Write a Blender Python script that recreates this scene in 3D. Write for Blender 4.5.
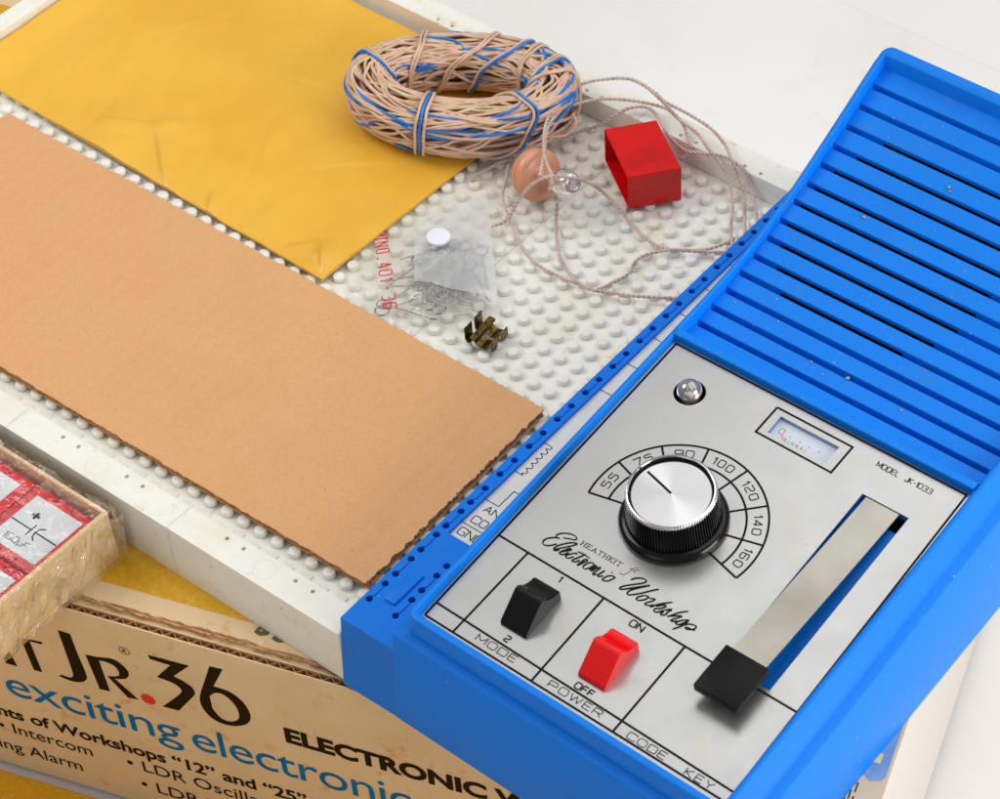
# Close-up of a vintage electronics kit: blue console and white peg board on a printed carton. Units: 1 = 1 cm.
import bpy, bmesh, math, random
from mathutils import Vector, Matrix, noise
random.seed(7)
sc = bpy.context.scene
for o in list(bpy.data.objects): bpy.data.objects.remove(o)
PI = math.pi
# ---------------------------------------------------------------- camera
cam = bpy.data.cameras.new('camera'); co = bpy.data.objects.new('camera', cam); sc.collection.objects.link(co)
RR = [[0.8116956506681512, 0.5840358524166218, 0.007231443728374143], [0.42927419250038845, -0.5881200918736307, -0.6854476093675514], [-0.39607302147400314, 0.5594791154516332, -0.728086039581801]]
CP = Vector((42.804051834428265, -47.93872871428308, 64.45100534112065))
m = Matrix([[RR[0][i], -RR[1][i], -RR[2][i]] for i in range(3)]).to_4x4(); m.translation = CP
co.matrix_world = m
cam.sensor_fit = 'HORIZONTAL'; cam.sensor_width = 36; cam.lens = 2409.555 * 36 / 1000
cam.shift_x = -0.21814; cam.shift_y = 0.0023
cam.clip_start = 1; cam.clip_end = 2000
cam.dof.use_dof = True; cam.dof.focus_distance = 86; cam.dof.aperture_fstop = 0.32
sc.camera = co
# ---------------------------------------------------------------- world, lamps, exposure
w = bpy.data.worlds.new('World'); sc.world = w; w.use_nodes = True
w.node_tree.nodes['Background'].inputs[0].default_value = (0.97, 0.98, 1, 1)
w.node_tree.nodes['Background'].inputs[1].default_value = 0.30
def softbox(name, loc, target, sx, sy, energy, col=(1, 1, 1)):
    l = bpy.data.lights.new(name, 'AREA'); l.shape = 'RECTANGLE'; l.size = sx; l.size_y = sy; l.energy = energy; l.color = col
    o = bpy.data.objects.new(name, l); sc.collection.objects.link(o); o.location = loc
    o.rotation_euler = (Vector(target) - Vector(loc)).to_track_quat('-Z', 'Y').to_euler()
    return o
softbox('softbox_key', (-70, -24, 86), (4, -4, 0), 55, 55, 50000, (1, 0.99, 0.97))
softbox('softbox_fill', (110, 8, 40), (5, 0, 0), 56, 56, 100000, (1, 0.985, 0.96))
softbox('softbox_overhead', (22, 46, 100), (8, 0, 0), 130, 110, 60000, (1, 1, 1))
softbox('added_front_fill', (10, -130, 60), (0, 0, 0), 60, 60, 13000, (1, 0.94, 0.86))  # weak fill near the camera, added to lift the dark front faces
sc.view_settings.view_transform = 'Standard'; sc.view_settings.look = 'None'; sc.view_settings.gamma = 1; sc.view_settings.exposure = 0
try:
    sc.cycles.max_bounces = 10; sc.cycles.transparent_max_bounces = 16; sc.cycles.caustics_reflective = False; sc.cycles.caustics_refractive = False
except Exception: pass
# ---------------------------------------------------------------- materials
def srgb(r, g, b):
    f = lambda c: (c / 255) / 12.92 if c / 255 <= 0.04045 else (((c / 255) + 0.055) / 1.055) ** 2.4
    return (f(r), f(g), f(b), 1)
class Mat:
    def __init__(s, name, col, rough=0.5, metal=0.0, spec=0.5, **kw):
        s.m = bpy.data.materials.new(name); s.m.use_nodes = True; s.t = s.m.node_tree; s.N = s.t.nodes; s.L = s.t.links
        s.p = s.N['Principled BSDF']; s.p.inputs['Base Color'].default_value = col; s.p.inputs['Roughness'].default_value = rough
        s.p.inputs['Metallic'].default_value = metal; s.p.inputs['Specular IOR Level'].default_value = spec
        s.tc = s.N.new('ShaderNodeTexCoord'); s.col = None; s.base = col; s.h = None
        for k, v in kw.items(): s.p.inputs[k].default_value = v
    def noise(s, scale, detail=3, rough=0.6, dist=0, stretch=None, obj=True):
        n = s.N.new('ShaderNodeTexNoise'); n.inputs['Scale'].default_value = scale; n.inputs['Detail'].default_value = detail
        n.inputs['Roughness'].default_value = rough; n.inputs['Distortion'].default_value = dist
        src = s.tc.outputs['Object']
        if stretch:
            mp = s.N.new('ShaderNodeMapping'); mp.inputs['Scale'].default_value = stretch; s.L.new(src, mp.inputs[0]); src = mp.outputs[0]
        s.L.new(src, n.inputs['Vector']); return n.outputs['Fac']
    def ramp(s, fac, lo, hi, a=0.0, b=1.0):
        r = s.N.new('ShaderNodeMapRange'); r.inputs['From Min'].default_value = lo; r.inputs['From Max'].default_value = hi
        r.inputs['To Min'].default_value = a; r.inputs['To Max'].default_value = b; s.L.new(fac, r.inputs['Value']); return r.outputs['Result']
    def mul(s, a, b):
        r = s.N.new('ShaderNodeMath'); r.operation = 'MULTIPLY'; s.L.new(a, r.inputs[0])
        if isinstance(b, (int, float)): r.inputs[1].default_value = b
        else: s.L.new(b, r.inputs[1])
        return r.outputs[0]
    def over(s, col, fac):                       # blend a colour over what is there, by a mask
        x = s.N.new('ShaderNodeMix'); x.data_type = 'RGBA'
        if s.col is None: x.inputs[6].default_value = s.base
        else: s.L.new(s.col, x.inputs[6])
        x.inputs[7].default_value = col
        s.L.new(fac, x.inputs[0]); s.col = x.outputs[2]; s.L.new(s.col, s.p.inputs['Base Color']); return s
    def bump(s, fac, strength, distance=0.02):
        b = s.N.new('ShaderNodeBump'); b.inputs['Strength'].default_value = strength; b.inputs['Distance'].default_value = distance
        s.L.new(fac, b.inputs['Height'])
        if s.h is not None: s.L.new(s.h, b.inputs['Normal'])
        s.h = b.outputs['Normal']; s.L.new(s.h, s.p.inputs['Normal']); return s
    def roughvar(s, fac, a, b): s.L.new(s.ramp(fac, 0.3, 0.7, a, b), s.p.inputs['Roughness']); return s
    def specks(s, scale, size, col, amount=0.5, seed=0.0):   # scattered crumbs / flecks with a hard edge
        v = s.N.new('ShaderNodeTexVoronoi'); v.inputs['Scale'].default_value = scale
        mp = s.N.new('ShaderNodeMapping'); mp.inputs['Location'].default_value = (seed, seed * 1.7, seed * 0.3); s.L.new(s.tc.outputs['Object'], mp.inputs[0]); s.L.new(mp.outputs[0], v.inputs['Vector'])
        d = s.ramp(v.outputs['Distance'], size, size * 0.7)
        n = s.ramp(s.noise(0.55 + seed * 0.07, 2), amount, amount + 0.06)
        sep = s.N.new('ShaderNodeSeparateColor'); s.L.new(v.outputs['Color'], sep.inputs[0])
        pick = s.ramp(sep.outputs[0], 0.62, 0.66)
        return s.over(col, s.mul(s.mul(d, n), pick))
def G(v): return (v, v, v, 1)
blue_b = srgb(0, 121, 226)
def blue(name, rough, bump_s=0.0, sc_=60):
    k = Mat(name, blue_b, rough, spec=0.22)
    k.over(srgb(0, 111, 212), k.mul(k.ramp(k.noise(0.35, 4), 0.45, 0.75), 0.35))
    k.over(srgb(84, 106, 108), k.mul(k.mul(k.ramp(k.noise(0.28, 3), 0.57, 0.66), k.ramp(k.noise(4.5, 4), 0.52, 0.7)), 0.7))
    k.specks(2.1, 0.075, srgb(186, 152, 96), 0.46, 1.0); k.specks(3.6, 0.07, srgb(60, 70, 84), 0.45, 4.0); k.specks(7.0, 0.10, srgb(130, 190, 250), 0.42, 3.0)
    if bump_s: k.bump(k.noise(sc_, 2), bump_s, 0.02)
    else: k.bump(k.noise(22, 2), 0.04, 0.02)
    return k.m
M = {}
M['paleside'] = Mat('pale_side_card', srgb(204, 198, 192), 0.6, spec=0.2).m
M['blue'] = blue('blue_plastic', 0.42)
M['blue_tex'] = blue('textured_blue_plastic', 0.5, 0.8, 20)
def white(name, stain):
    k = Mat(name, srgb(240, 238, 229), 0.42, spec=0.4)
    k.p.inputs['Subsurface Weight'].default_value = 0.35; k.p.inputs['Subsurface Radius'].default_value = (0.35, 0.32, 0.26); k.p.inputs['Subsurface Scale'].default_value = 1.0
    k.over(srgb(230, 223, 200), k.mul(k.ramp(k.noise(0.5, 4), 0.48, 0.68), 0.6 * stain))
    k.over(srgb(222, 186, 124), k.mul(k.mul(k.ramp(k.noise(0.9, 5, 0.65), 0.57, 0.66), k.ramp(k.noise(3.2, 4), 0.5, 0.66)), 0.75 * stain))
    k.specks(1.2, 0.09, srgb(214, 150, 84), 0.58, 2.0)
    k.bump(k.noise(30, 2), 0.06, 0.02)
    return k.m
M['white'] = white('aged_white_plastic', 1.0)
M['white_stud'] = white('stained_white_plastic', 1.0)
k = Mat('brushed_face_plate', srgb(189, 189, 187), 0.28, 0.88, 0.5)
k.roughvar(k.noise(0.7, 4, 0.7), 0.26, 0.36)
k.over(srgb(196, 186, 166), k.mul(k.ramp(k.noise(0.8, 4), 0.56, 0.72), 0.5)); k.specks(3.0, 0.09, srgb(176, 138, 96), 0.52, 5.0); k.bump(k.noise(55, 2), 0.05, 0.01); M['plate'] = k.m
k = Mat('black_ink', G(0.008), 0.6, spec=0.1); M['ink'] = k.m
k = Mat('thin_grey_ink', G(0.022), 0.6, spec=0.1); M['ink2'] = k.m
k = Mat('black_glossy_plastic', G(0.004), 0.16, spec=0.3); k.bump(k.noise(14, 2), 0.05, 0.02); M['black'] = k.m
k = Mat('black_satin_plastic', G(0.006), 0.45, spec=0.15); k.specks(9, 0.08, G(0.12), 0.4, 2.0); k.bump(k.noise(40, 2), 0.06, 0.01); M['black2'] = k.m
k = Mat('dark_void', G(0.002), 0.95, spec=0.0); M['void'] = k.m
k = Mat('red_plastic', srgb(222, 8, 8), 0.3, spec=0.4); k.over(srgb(196, 6, 10), k.ramp(k.noise(0.9, 3), 0.45, 0.7)); k.specks(3.5, 0.05, srgb(250, 150, 140), 0.45, 4.0); k.bump(k.noise(9, 2), 0.06, 0.02); M['red'] = k.m
k = Mat('red_switch_plastic', srgb(232, 0, 6), 0.25, spec=0.5); M['red2'] = k.m
k = Mat('chrome', G(0.85), 0.12, 1.0); M['chrome'] = k.m
k = Mat('spun_aluminium', G(0.62), 0.24, 1.0)
k.p.inputs['Anisotropic'].default_value = 0.85
tg = k.N.new('ShaderNodeTangent'); tg.direction_type = 'RADIAL'; tg.axis = 'Z'; k.L.new(tg.outputs[0], k.p.inputs['Tangent']); M['spun'] = k.m
k = Mat('worn_nickel_strip', srgb(176, 171, 160), 0.34, 0.95)
k.over(srgb(120, 112, 98), k.mul(k.ramp(k.noise(0.22, 2), 0.40, 0.66), 0.55)); k.bump(k.noise(4, 2, stretch=(16, 0.6, 0.6)), 0.05, 0.01); k.roughvar(k.noise(0.8, 2), 0.26, 0.36); M['nickel'] = k.m
k = Mat('brass_clip', srgb(128, 106, 52), 0.33, 0.9); k.over(srgb(40, 32, 14), k.ramp(k.noise(3.0, 3), 0.4, 0.7)); M['brass'] = k.m
k = Mat('steel_wire', G(0.33), 0.22, 1.0); M['steel'] = k.m
def cloth_wire(name, c1, c2):
    k = Mat(name, c1, 0.30, spec=0.5); k.over(c2, k.ramp(k.noise(1.6, 3), 0.42, 0.66)); return k.m
M['w_tan'] = cloth_wire('tan_wire_insulation', srgb(224, 188, 162), srgb(208, 168, 142))
M['w_blue'] = cloth_wire('blue_wire_insulation', srgb(28, 130, 218), srgb(16, 104, 190))
M['w_cream'] = cloth_wire('cream_wire_insulation', srgb(218, 196, 148), srgb(200, 172, 120))
M['cord'] = cloth_wire('pinkish_grey_cord', srgb(220, 198, 186), srgb(196, 168, 158))
k = Mat('peach_plastic', srgb(224, 158, 122), 0.22, spec=0.5); k.over(srgb(216, 144, 108), k.ramp(k.noise(0.8, 2), 0.4, 0.7)); k.p.inputs['Subsurface Weight'].default_value = 0.15; k.p.inputs['Subsurface Radius'].default_value = (0.3, 0.1, 0.05); M['peach'] = k.m
k = Mat('clear_glass', G(1.0), 0.02); k.p.inputs['Transmission Weight'].default_value = 1.0; k.p.inputs['IOR'].default_value = 1.45; M['glass'] = k.m
k = Mat('manila_paper', srgb(238, 184, 62), 0.36, spec=0.5)
k.over(srgb(230, 172, 50), k.ramp(k.noise(0.16, 3), 0.4, 0.68)); k.over(srgb(240, 192, 84), k.mul(k.ramp(k.noise(14, 3, 0.7), 0.5, 0.72), 0.35))
k.bump(k.noise(45, 3), 0.12, 0.01); k.bump(k.noise(0.55, 2, 0.5), 0.12, 0.25); M['manila'] = k.m
def board(name, a, b, c, rag=0.10):
    k = Mat(name, a, 0.85, spec=0.15)
    k.over(b, k.mul(k.ramp(k.noise(0.35, 4), 0.4, 0.7), 0.5)); k.over(c, k.mul(k.ramp(k.noise(7, 5, 0.8, stretch=(1, 1.6, 1)), 0.45, 0.72), 0.42))
    k.over(srgb(224, 186, 140), k.mul(k.ramp(k.noise(11, 4, 0.8), 0.6, 0.75), 0.35))
    k.over(srgb(150, 104, 62), k.mul(k.ramp(k.noise(7, 5, 0.85, stretch=(3.5, 1, 1)), 0.66, 0.74), 0.5)); k.over(srgb(236, 204, 164), k.mul(k.ramp(k.noise(9, 5, 0.85, 1.5), 0.68, 0.74), 0.5)); k.specks(1.1, 0.03, srgb(110, 74, 44), 0.42, 6.0)
    k.bump(k.noise(30, 4), rag, 0.015); 
    wv = k.N.new('ShaderNodeTexWave'); wv.wave_type = 'BANDS'; wv.bands_direction = 'X'; wv.inputs['Scale'].default_value = 0.45; wv.inputs['Distortion'].default_value = 0.6; wv.inputs['Detail Scale'].default_value = 0.6
    k.L.new(k.tc.outputs['Object'], wv.inputs['Vector']); k.bump(wv.outputs['Fac'], min(0.45, rag * 3.5), 0.03)   # flutes telegraphing through the liner
    return k.m
M['kraft'] = board('kraft_cardboard', srgb(221, 169, 120), srgb(215, 162, 112), srgb(190, 136, 92))
M['kraft_pale'] = board('pale_tray_card', srgb(230, 198, 148), srgb(224, 188, 136), srgb(206, 166, 116))
M['kraft_edge'] = board('rough_cardboard_edge', srgb(178, 128, 80), srgb(138, 92, 52), srgb(206, 158, 106), 0.9)
k = Mat('aged_cream_card', srgb(232, 204, 162), 0.6, spec=0.25)
k.over(srgb(224, 192, 148), k.ramp(k.noise(0.25, 3), 0.4, 0.7)); k.over(srgb(214, 158, 92), k.mul(k.mul(k.ramp(k.noise(0.7, 4), 0.5, 0.64), k.ramp(k.noise(1.7, 4), 0.52, 0.64)), 0.8)); k.bump(k.noise(22, 3), 0.06, 0.01); M['cream'] = k.m
k = Mat('printed_yellow_card', srgb(214, 160, 20), 0.5, spec=0.3); k.over(srgb(224, 176, 52), k.ramp(k.noise(5, 4), 0.45, 0.7)); k.over(srgb(232, 196, 110), k.mul(k.ramp(k.noise(2.6, 5, 0.75), 0.6, 0.66), 0.6)); M['yellow'] = k.m
k = Mat('brown_black_print', srgb(34, 23, 8), 0.6, spec=0.08); M['pr_black'] = k.m
k = Mat('teal_print', srgb(0, 104, 166), 0.6, spec=0.08); k.over(srgb(10, 122, 178), k.ramp(k.noise(1.2, 3), 0.4, 0.7)); M['pr_blue'] = k.m
k = Mat('red_print', srgb(226, 36, 34), 0.5); M['pr_red'] = k.m
k = Mat('picture_blue_print', srgb(116, 150, 190), 0.5); k.over(srgb(150, 174, 200), k.ramp(k.noise(1.5, 3), 0.4, 0.7)); M['pr_pic'] = k.m
k = Mat('pale_yellow_print', srgb(226, 214, 150), 0.5); M['pr_pale'] = k.m
k = Mat('olive_print', srgb(92, 84, 38), 0.5); M['pr_olive'] = k.m
k = Mat('white_table', srgb(239, 237, 234), 0.55, spec=0.25); k.over(srgb(226, 221, 215), k.mul(k.ramp(k.noise(0.05, 4), 0.45, 0.7), 0.6)); k.over(srgb(206, 182, 160), k.mul(k.mul(k.ramp(k.noise(0.09, 4), 0.52, 0.62), k.ramp(k.noise(0.7, 4), 0.55, 0.66)), 0.12)); k.specks(0.35, 0.05, srgb(150, 130, 110), 0.45, 3.0); M['table'] = k.m
k = Mat('white_backdrop', srgb(240, 239, 238), 0.6, spec=0.2); M['backdrop'] = k.m
k = Mat('white_label_card', srgb(222, 220, 214), 0.5); k.over(srgb(206, 200, 186), k.mul(k.ramp(k.noise(1.0, 4), 0.5, 0.7), 0.6)); k.specks(5, 0.08, srgb(120, 110, 96), 0.5, 1.0); M['label'] = k.m
k = Mat('meter_face', srgb(206, 220, 232), 0.5); M['meter'] = k.m
k = Mat('red_module_plastic', srgb(212, 16, 30), 0.32); M['modred'] = k.m
k = Mat('module_label', srgb(220, 222, 224), 0.45); M['modlab'] = k.m
k = Mat('white_enamel', srgb(236, 236, 244), 0.3); M['enamel'] = k.m
def film(name, haze, tint, rough=0.12, bumps=0.5, bs=1.6, gl=0.5, stretch=(1, 1, 1)):
    mt = bpy.data.materials.new(name); mt.use_nodes = True; t = mt.node_tree; N = t.nodes; L = t.links; N.clear()
    out = N.new('ShaderNodeOutputMaterial'); tr = N.new('ShaderNodeBsdfTransparent'); df = N.new('ShaderNodeBsdfDiffuse'); gls = N.new('ShaderNodeBsdfGlossy')
    df.inputs[0].default_value = tint; gls.inputs['Roughness'].default_value = rough; gls.inputs[0].default_value = G(1)
    tc = N.new('ShaderNodeTexCoord'); nz = N.new('ShaderNodeTexNoise'); nz.inputs['Scale'].default_value = bs; nz.inputs['Detail'].default_value = 4; nz.inputs['Distortion'].default_value = 1.2
    mpp = N.new('ShaderNodeMapping'); mpp.inputs['Scale'].default_value = stretch; L.new(tc.outputs['Object'], mpp.inputs[0]); L.new(mpp.outputs[0], nz.inputs['Vector']); bp = N.new('ShaderNodeBump'); bp.inputs['Strength'].default_value = bumps; bp.inputs['Distance'].default_value = 0.3; L.new(nz.outputs['Fac'], bp.inputs['Height'])
    L.new(bp.outputs[0], gls.inputs['Normal'])
    m1 = N.new('ShaderNodeMixShader'); m1.inputs[0].default_value = haze; L.new(tr.outputs[0], m1.inputs[1]); tl = N.new('ShaderNodeBsdfTranslucent'); tl.inputs[0].default_value = tint; m3 = N.new('ShaderNodeMixShader'); m3.inputs[0].default_value = 0.2; L.new(df.outputs[0], m3.inputs[1]); L.new(tl.outputs[0], m3.inputs[2]); L.new(m3.outputs[0], m1.inputs[2])
    lw = N.new('ShaderNodeLayerWeight'); lw.inputs[0].default_value = 0.5; pw = N.new('ShaderNodeMath'); pw.operation = 'POWER'; pw.inputs[1].default_value = 3.0; L.new(lw.outputs['Facing'], pw.inputs[0]); fr = N.new('ShaderNodeMath'); fr.operation = 'MULTIPLY_ADD'; fr.inputs[1].default_value = 0.75; fr.inputs[2].default_value = 0.05; L.new(pw.outputs[0], fr.inputs[0])
    mu = N.new('ShaderNodeMath'); mu.operation = 'MULTIPLY'; mu.inputs[1].default_value = gl * 2; L.new(fr.outputs[0], mu.inputs[0])
    m2 = N.new('ShaderNodeMixShader'); L.new(mu.outputs[0], m2.inputs[0]); L.new(m1.outputs[0], m2.inputs[1]); L.new(gls.outputs[0], m2.inputs[2]); L.new(m2.outputs[0], out.inputs[0])
    return mt
M['bag'] = film('clear_bag_film', 0.20, srgb(248, 244, 230), 0.07, 0.25, 1.3, 0.42)
M['frost'] = film('frosted_bag_film', 0.40, srgb(240, 242, 244), 0.22, 0.12, 0.8, 0.3)
M['cello'] = film('crinkled_cellophane', 0.03, srgb(240, 232, 220), 0.07, 0.7, 1.3, 0.45)
M['cello_side'] = film('crinkled_cellophane_side', 0.10, srgb(250, 242, 228), 0.10, 1.0, 0.9, 1.5, (1, 1.3, 0.7))
M['glass'] = film('thin_clear_plastic', 0.18, srgb(250, 242, 236), 0.05, 0.0, 1.0, 2.4)
# ---------------------------------------------------------------- helpers
def link(o, parent=None, **props):
    sc.collection.objects.link(o)
    if parent is not None: o.parent = parent
    for a, b in props.items(): o[a] = b
    return o
def thing(name, label, cat, loc=(0, 0, 0), group=None):
    o = bpy.data.objects.new(name, None); o.empty_display_size = 0.5; link(o); o.location = loc; o['label'] = label; o['category'] = cat
    if group: o['group'] = group
    return o
def tag(o, label, cat, group=None):
    o['label'] = label; o['category'] = cat
    if group: o['group'] = group
    return o
def mesh_obj(name, me, mat, parent=None, smooth=False):
    o = bpy.data.objects.new(name, me)
    for mm in (mat if isinstance(mat, (list, tuple)) else [mat]): me.materials.append(mm)
    if smooth:
        for p in me.polygons: p.use_smooth = True
    link(o, parent)
    t = Vector((0, 0, 0)); q = parent
    while q is not None: t += Vector(q.location); q = q.parent
    me.transform(Matrix.Translation(-t))         # builders work in world space; store the mesh relative to its thing
    return o
def obj(name, bm, mat, parent=None, smooth=False, auto=None):
    me = bpy.data.meshes.new(name); bmesh.ops.recalc_face_normals(bm, faces=bm.faces[:])
    if auto is not None:
        for f in bm.faces: f.smooth = True
        for e in bm.edges:
            if len(e.link_faces) == 2 and e.calc_face_angle(0) > math.radians(auto): e.smooth = False
    bm.to_mesh(me); bm.free()
    return mesh_obj(name, me, mat, parent, smooth)
def box(bm, x0, x1, y0, y1, z0, z1, bev=0.0, seg=2, mtx=None, mi=0):
    vs = [bm.verts.new((x, y, z)) for z in (z0, z1) for y in (y0, y1) for x in (x0, x1)]
    fs = [bm.faces.new([vs[i] for i in q]) for q in ((0, 2, 3, 1), (4, 5, 7, 6), (0, 1, 5, 4), (2, 6, 7, 3), (0, 4, 6, 2), (1, 3, 7, 5))]
    for f in fs: f.material_index = mi
    if bev:
        es = list({e for f in fs for e in f.edges})
        r = bmesh.ops.bevel(bm, geom=es, offset=bev, segments=seg, affect='EDGES', profile=0.5)
        vs = list({v for v in vs if v.is_valid} | set(r['verts']))
    if mtx is not None:
        for v in vs: v.co = mtx @ v.co
    return vs
def cyl(bm, c, r, z0, z1, n=20, bev=0.0, r1=None, mtx=None):
    r1 = r if r1 is None else r1
    prof = [(r, z0)] + ([(r1, z1 - bev), (r1 - bev * 0.3, z1 - bev * 0.3), (r1 - bev, z1)] if bev else [(r1, z1)])
    return lathe(bm, c, prof, n, True, mtx)
def lathe(bm, c, prof, n=32, cap=True, mtx=None, capb=False):
    rings = []
    for r, z in prof:
        rings.append([bm.verts.new((c[0] + r * math.cos(2 * PI * i / n), c[1] + r * math.sin(2 * PI * i / n), c[2] + z)) for i in range(n)])
    for a, b in zip(rings, rings[1:]):
        for i in range(n): bm.faces.new((a[i], a[(i + 1) % n], b[(i + 1) % n], b[i]))
    if cap: bm.faces.new(rings[-1])
    if capb: bm.faces.new(rings[0][::-1])
    if mtx is not None:
        for rg in rings:
            for v in rg: v.co = mtx @ v.co
    return rings
def smoothpath(P, n=8, closed=False):
    P = [Vector(p) for p in P]; out = []
    N = len(P); rng = range(N if closed else N - 1)
    g = (lambda i: P[i % N]) if closed else (lambda i: P[max(0, min(N - 1, i))])
    for i in rng:
        a, b, c, d = g(i - 1), g(i), g(i + 1), g(i + 2)
        for k_ in range(n):
            t = k_ / n; t2 = t * t; t3 = t2 * t
            out.append(0.5 * ((2 * b) + (c - a) * t + (2 * a - 5 * b + 4 * c - d) * t2 + (3 * b - a - 3 * c + d) * t3))
    if not closed: out.append(P[-1])
    return out
def tube(bm, P, r, n=6, closed=False, mtx=None):
    P = [Vector(p) for p in P]; N = len(P); rings = []; up = Vector((0.13, 0.21, 1)).normalized(); prev = None
    for i in range(N):
        if closed: d = P[(i + 1) % N] - P[i - 1]
        else: d = P[min(N - 1, i + 1)] - P[max(0, i - 1)]
        if d.length < 1e-9: d = Vector((1, 0, 0))
        d.normalize()
        u = (prev - d * prev.dot(d)) if prev is not None else up.cross(d)
        if u.length < 1e-4: u = Vector((1, 0, 0)).cross(d)
        u.normalize(); prev = u; v = d.cross(u)
        rr = r[i] if isinstance(r, (list, tuple)) else r
        rings.append([bm.verts.new(P[i] + rr * (math.cos(2 * PI * k_ / n) * u + math.sin(2 * PI * k_ / n) * v)) for k_ in range(n)])
    if closed:
        # find the best twist offset for the closing ring
        best = min(range(n), key=lambda s_: sum((rings[-1][k_].co - rings[0][(k_ + s_) % n].co).length for k_ in range(n)))
    for i in range(N - 1 + (1 if closed else 0)):
        a = rings[i]; last = closed and i == N - 1; b = rings[0] if last else rings[i + 1]; s_ = best if last else 0
        for k_ in range(n): bm.faces.new((a[k_], a[(k_ + 1) % n], b[(k_ + 1 + s_) % n], b[(k_ + s_) % n]))
    if not closed: bm.faces.new(rings[0][::-1]); bm.faces.new(rings[-1])
    if mtx is not None:
        for rg in rings:
            for v in rg: v.co = mtx @ v.co
def plate(bm, outer, holes, z0, z1, mtx=None, zf=None):
    """flat plate with holes: outer/holes are lists of (x,y)."""
    loops = [outer] + holes; top = []
    es = []
    for lp in loops:
        vs = [bm.verts.new((x, y, z1)) for x, y in lp]; top.append(vs)
        es += [bm.edges.new((vs[i], vs[(i + 1) % len(vs)])) for i in range(len(vs))]
    r = bmesh.ops.triangle_fill(bm, use_beauty=True, use_dissolve=False, edges=es)
    for f in [g for g in r['geom'] if isinstance(g, bmesh.types.BMFace)]:
        if f.normal.z < 0: f.normal_flip()
    allv = []
    for vs in top:
        lo = [bm.verts.new((v.co.x, v.co.y, z0)) for v in vs]; allv += vs + lo
        for i in range(len(vs)): bm.faces.new((vs[i], lo[i], lo[(i + 1) % len(vs)], vs[(i + 1) % len(vs)]))
    if zf:
        for v in allv: v.co.z += zf(v.co.x, v.co.y)
    if mtx is not None:
        for v in allv: v.co = mtx @ v.co
def circle(cx, cy, r, n=20): return [(cx + r * math.cos(2 * PI * i / n), cy + r * math.sin(2 * PI * i / n)) for i in range(n)]
def rrect(x0, x1, y0, y1, r, n=5):
    out = []
    for cx, cy, a in ((x1 - r, y1 - r, 0), (x0 + r, y1 - r, 90), (x0 + r, y0 + r, 180), (x1 - r, y0 + r, 270)):
        for i in range(n + 1):
            t = math.radians(a + 90 * i / n); out.append((cx + r * math.cos(t), cy + r * math.sin(t)))
    return out
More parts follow.
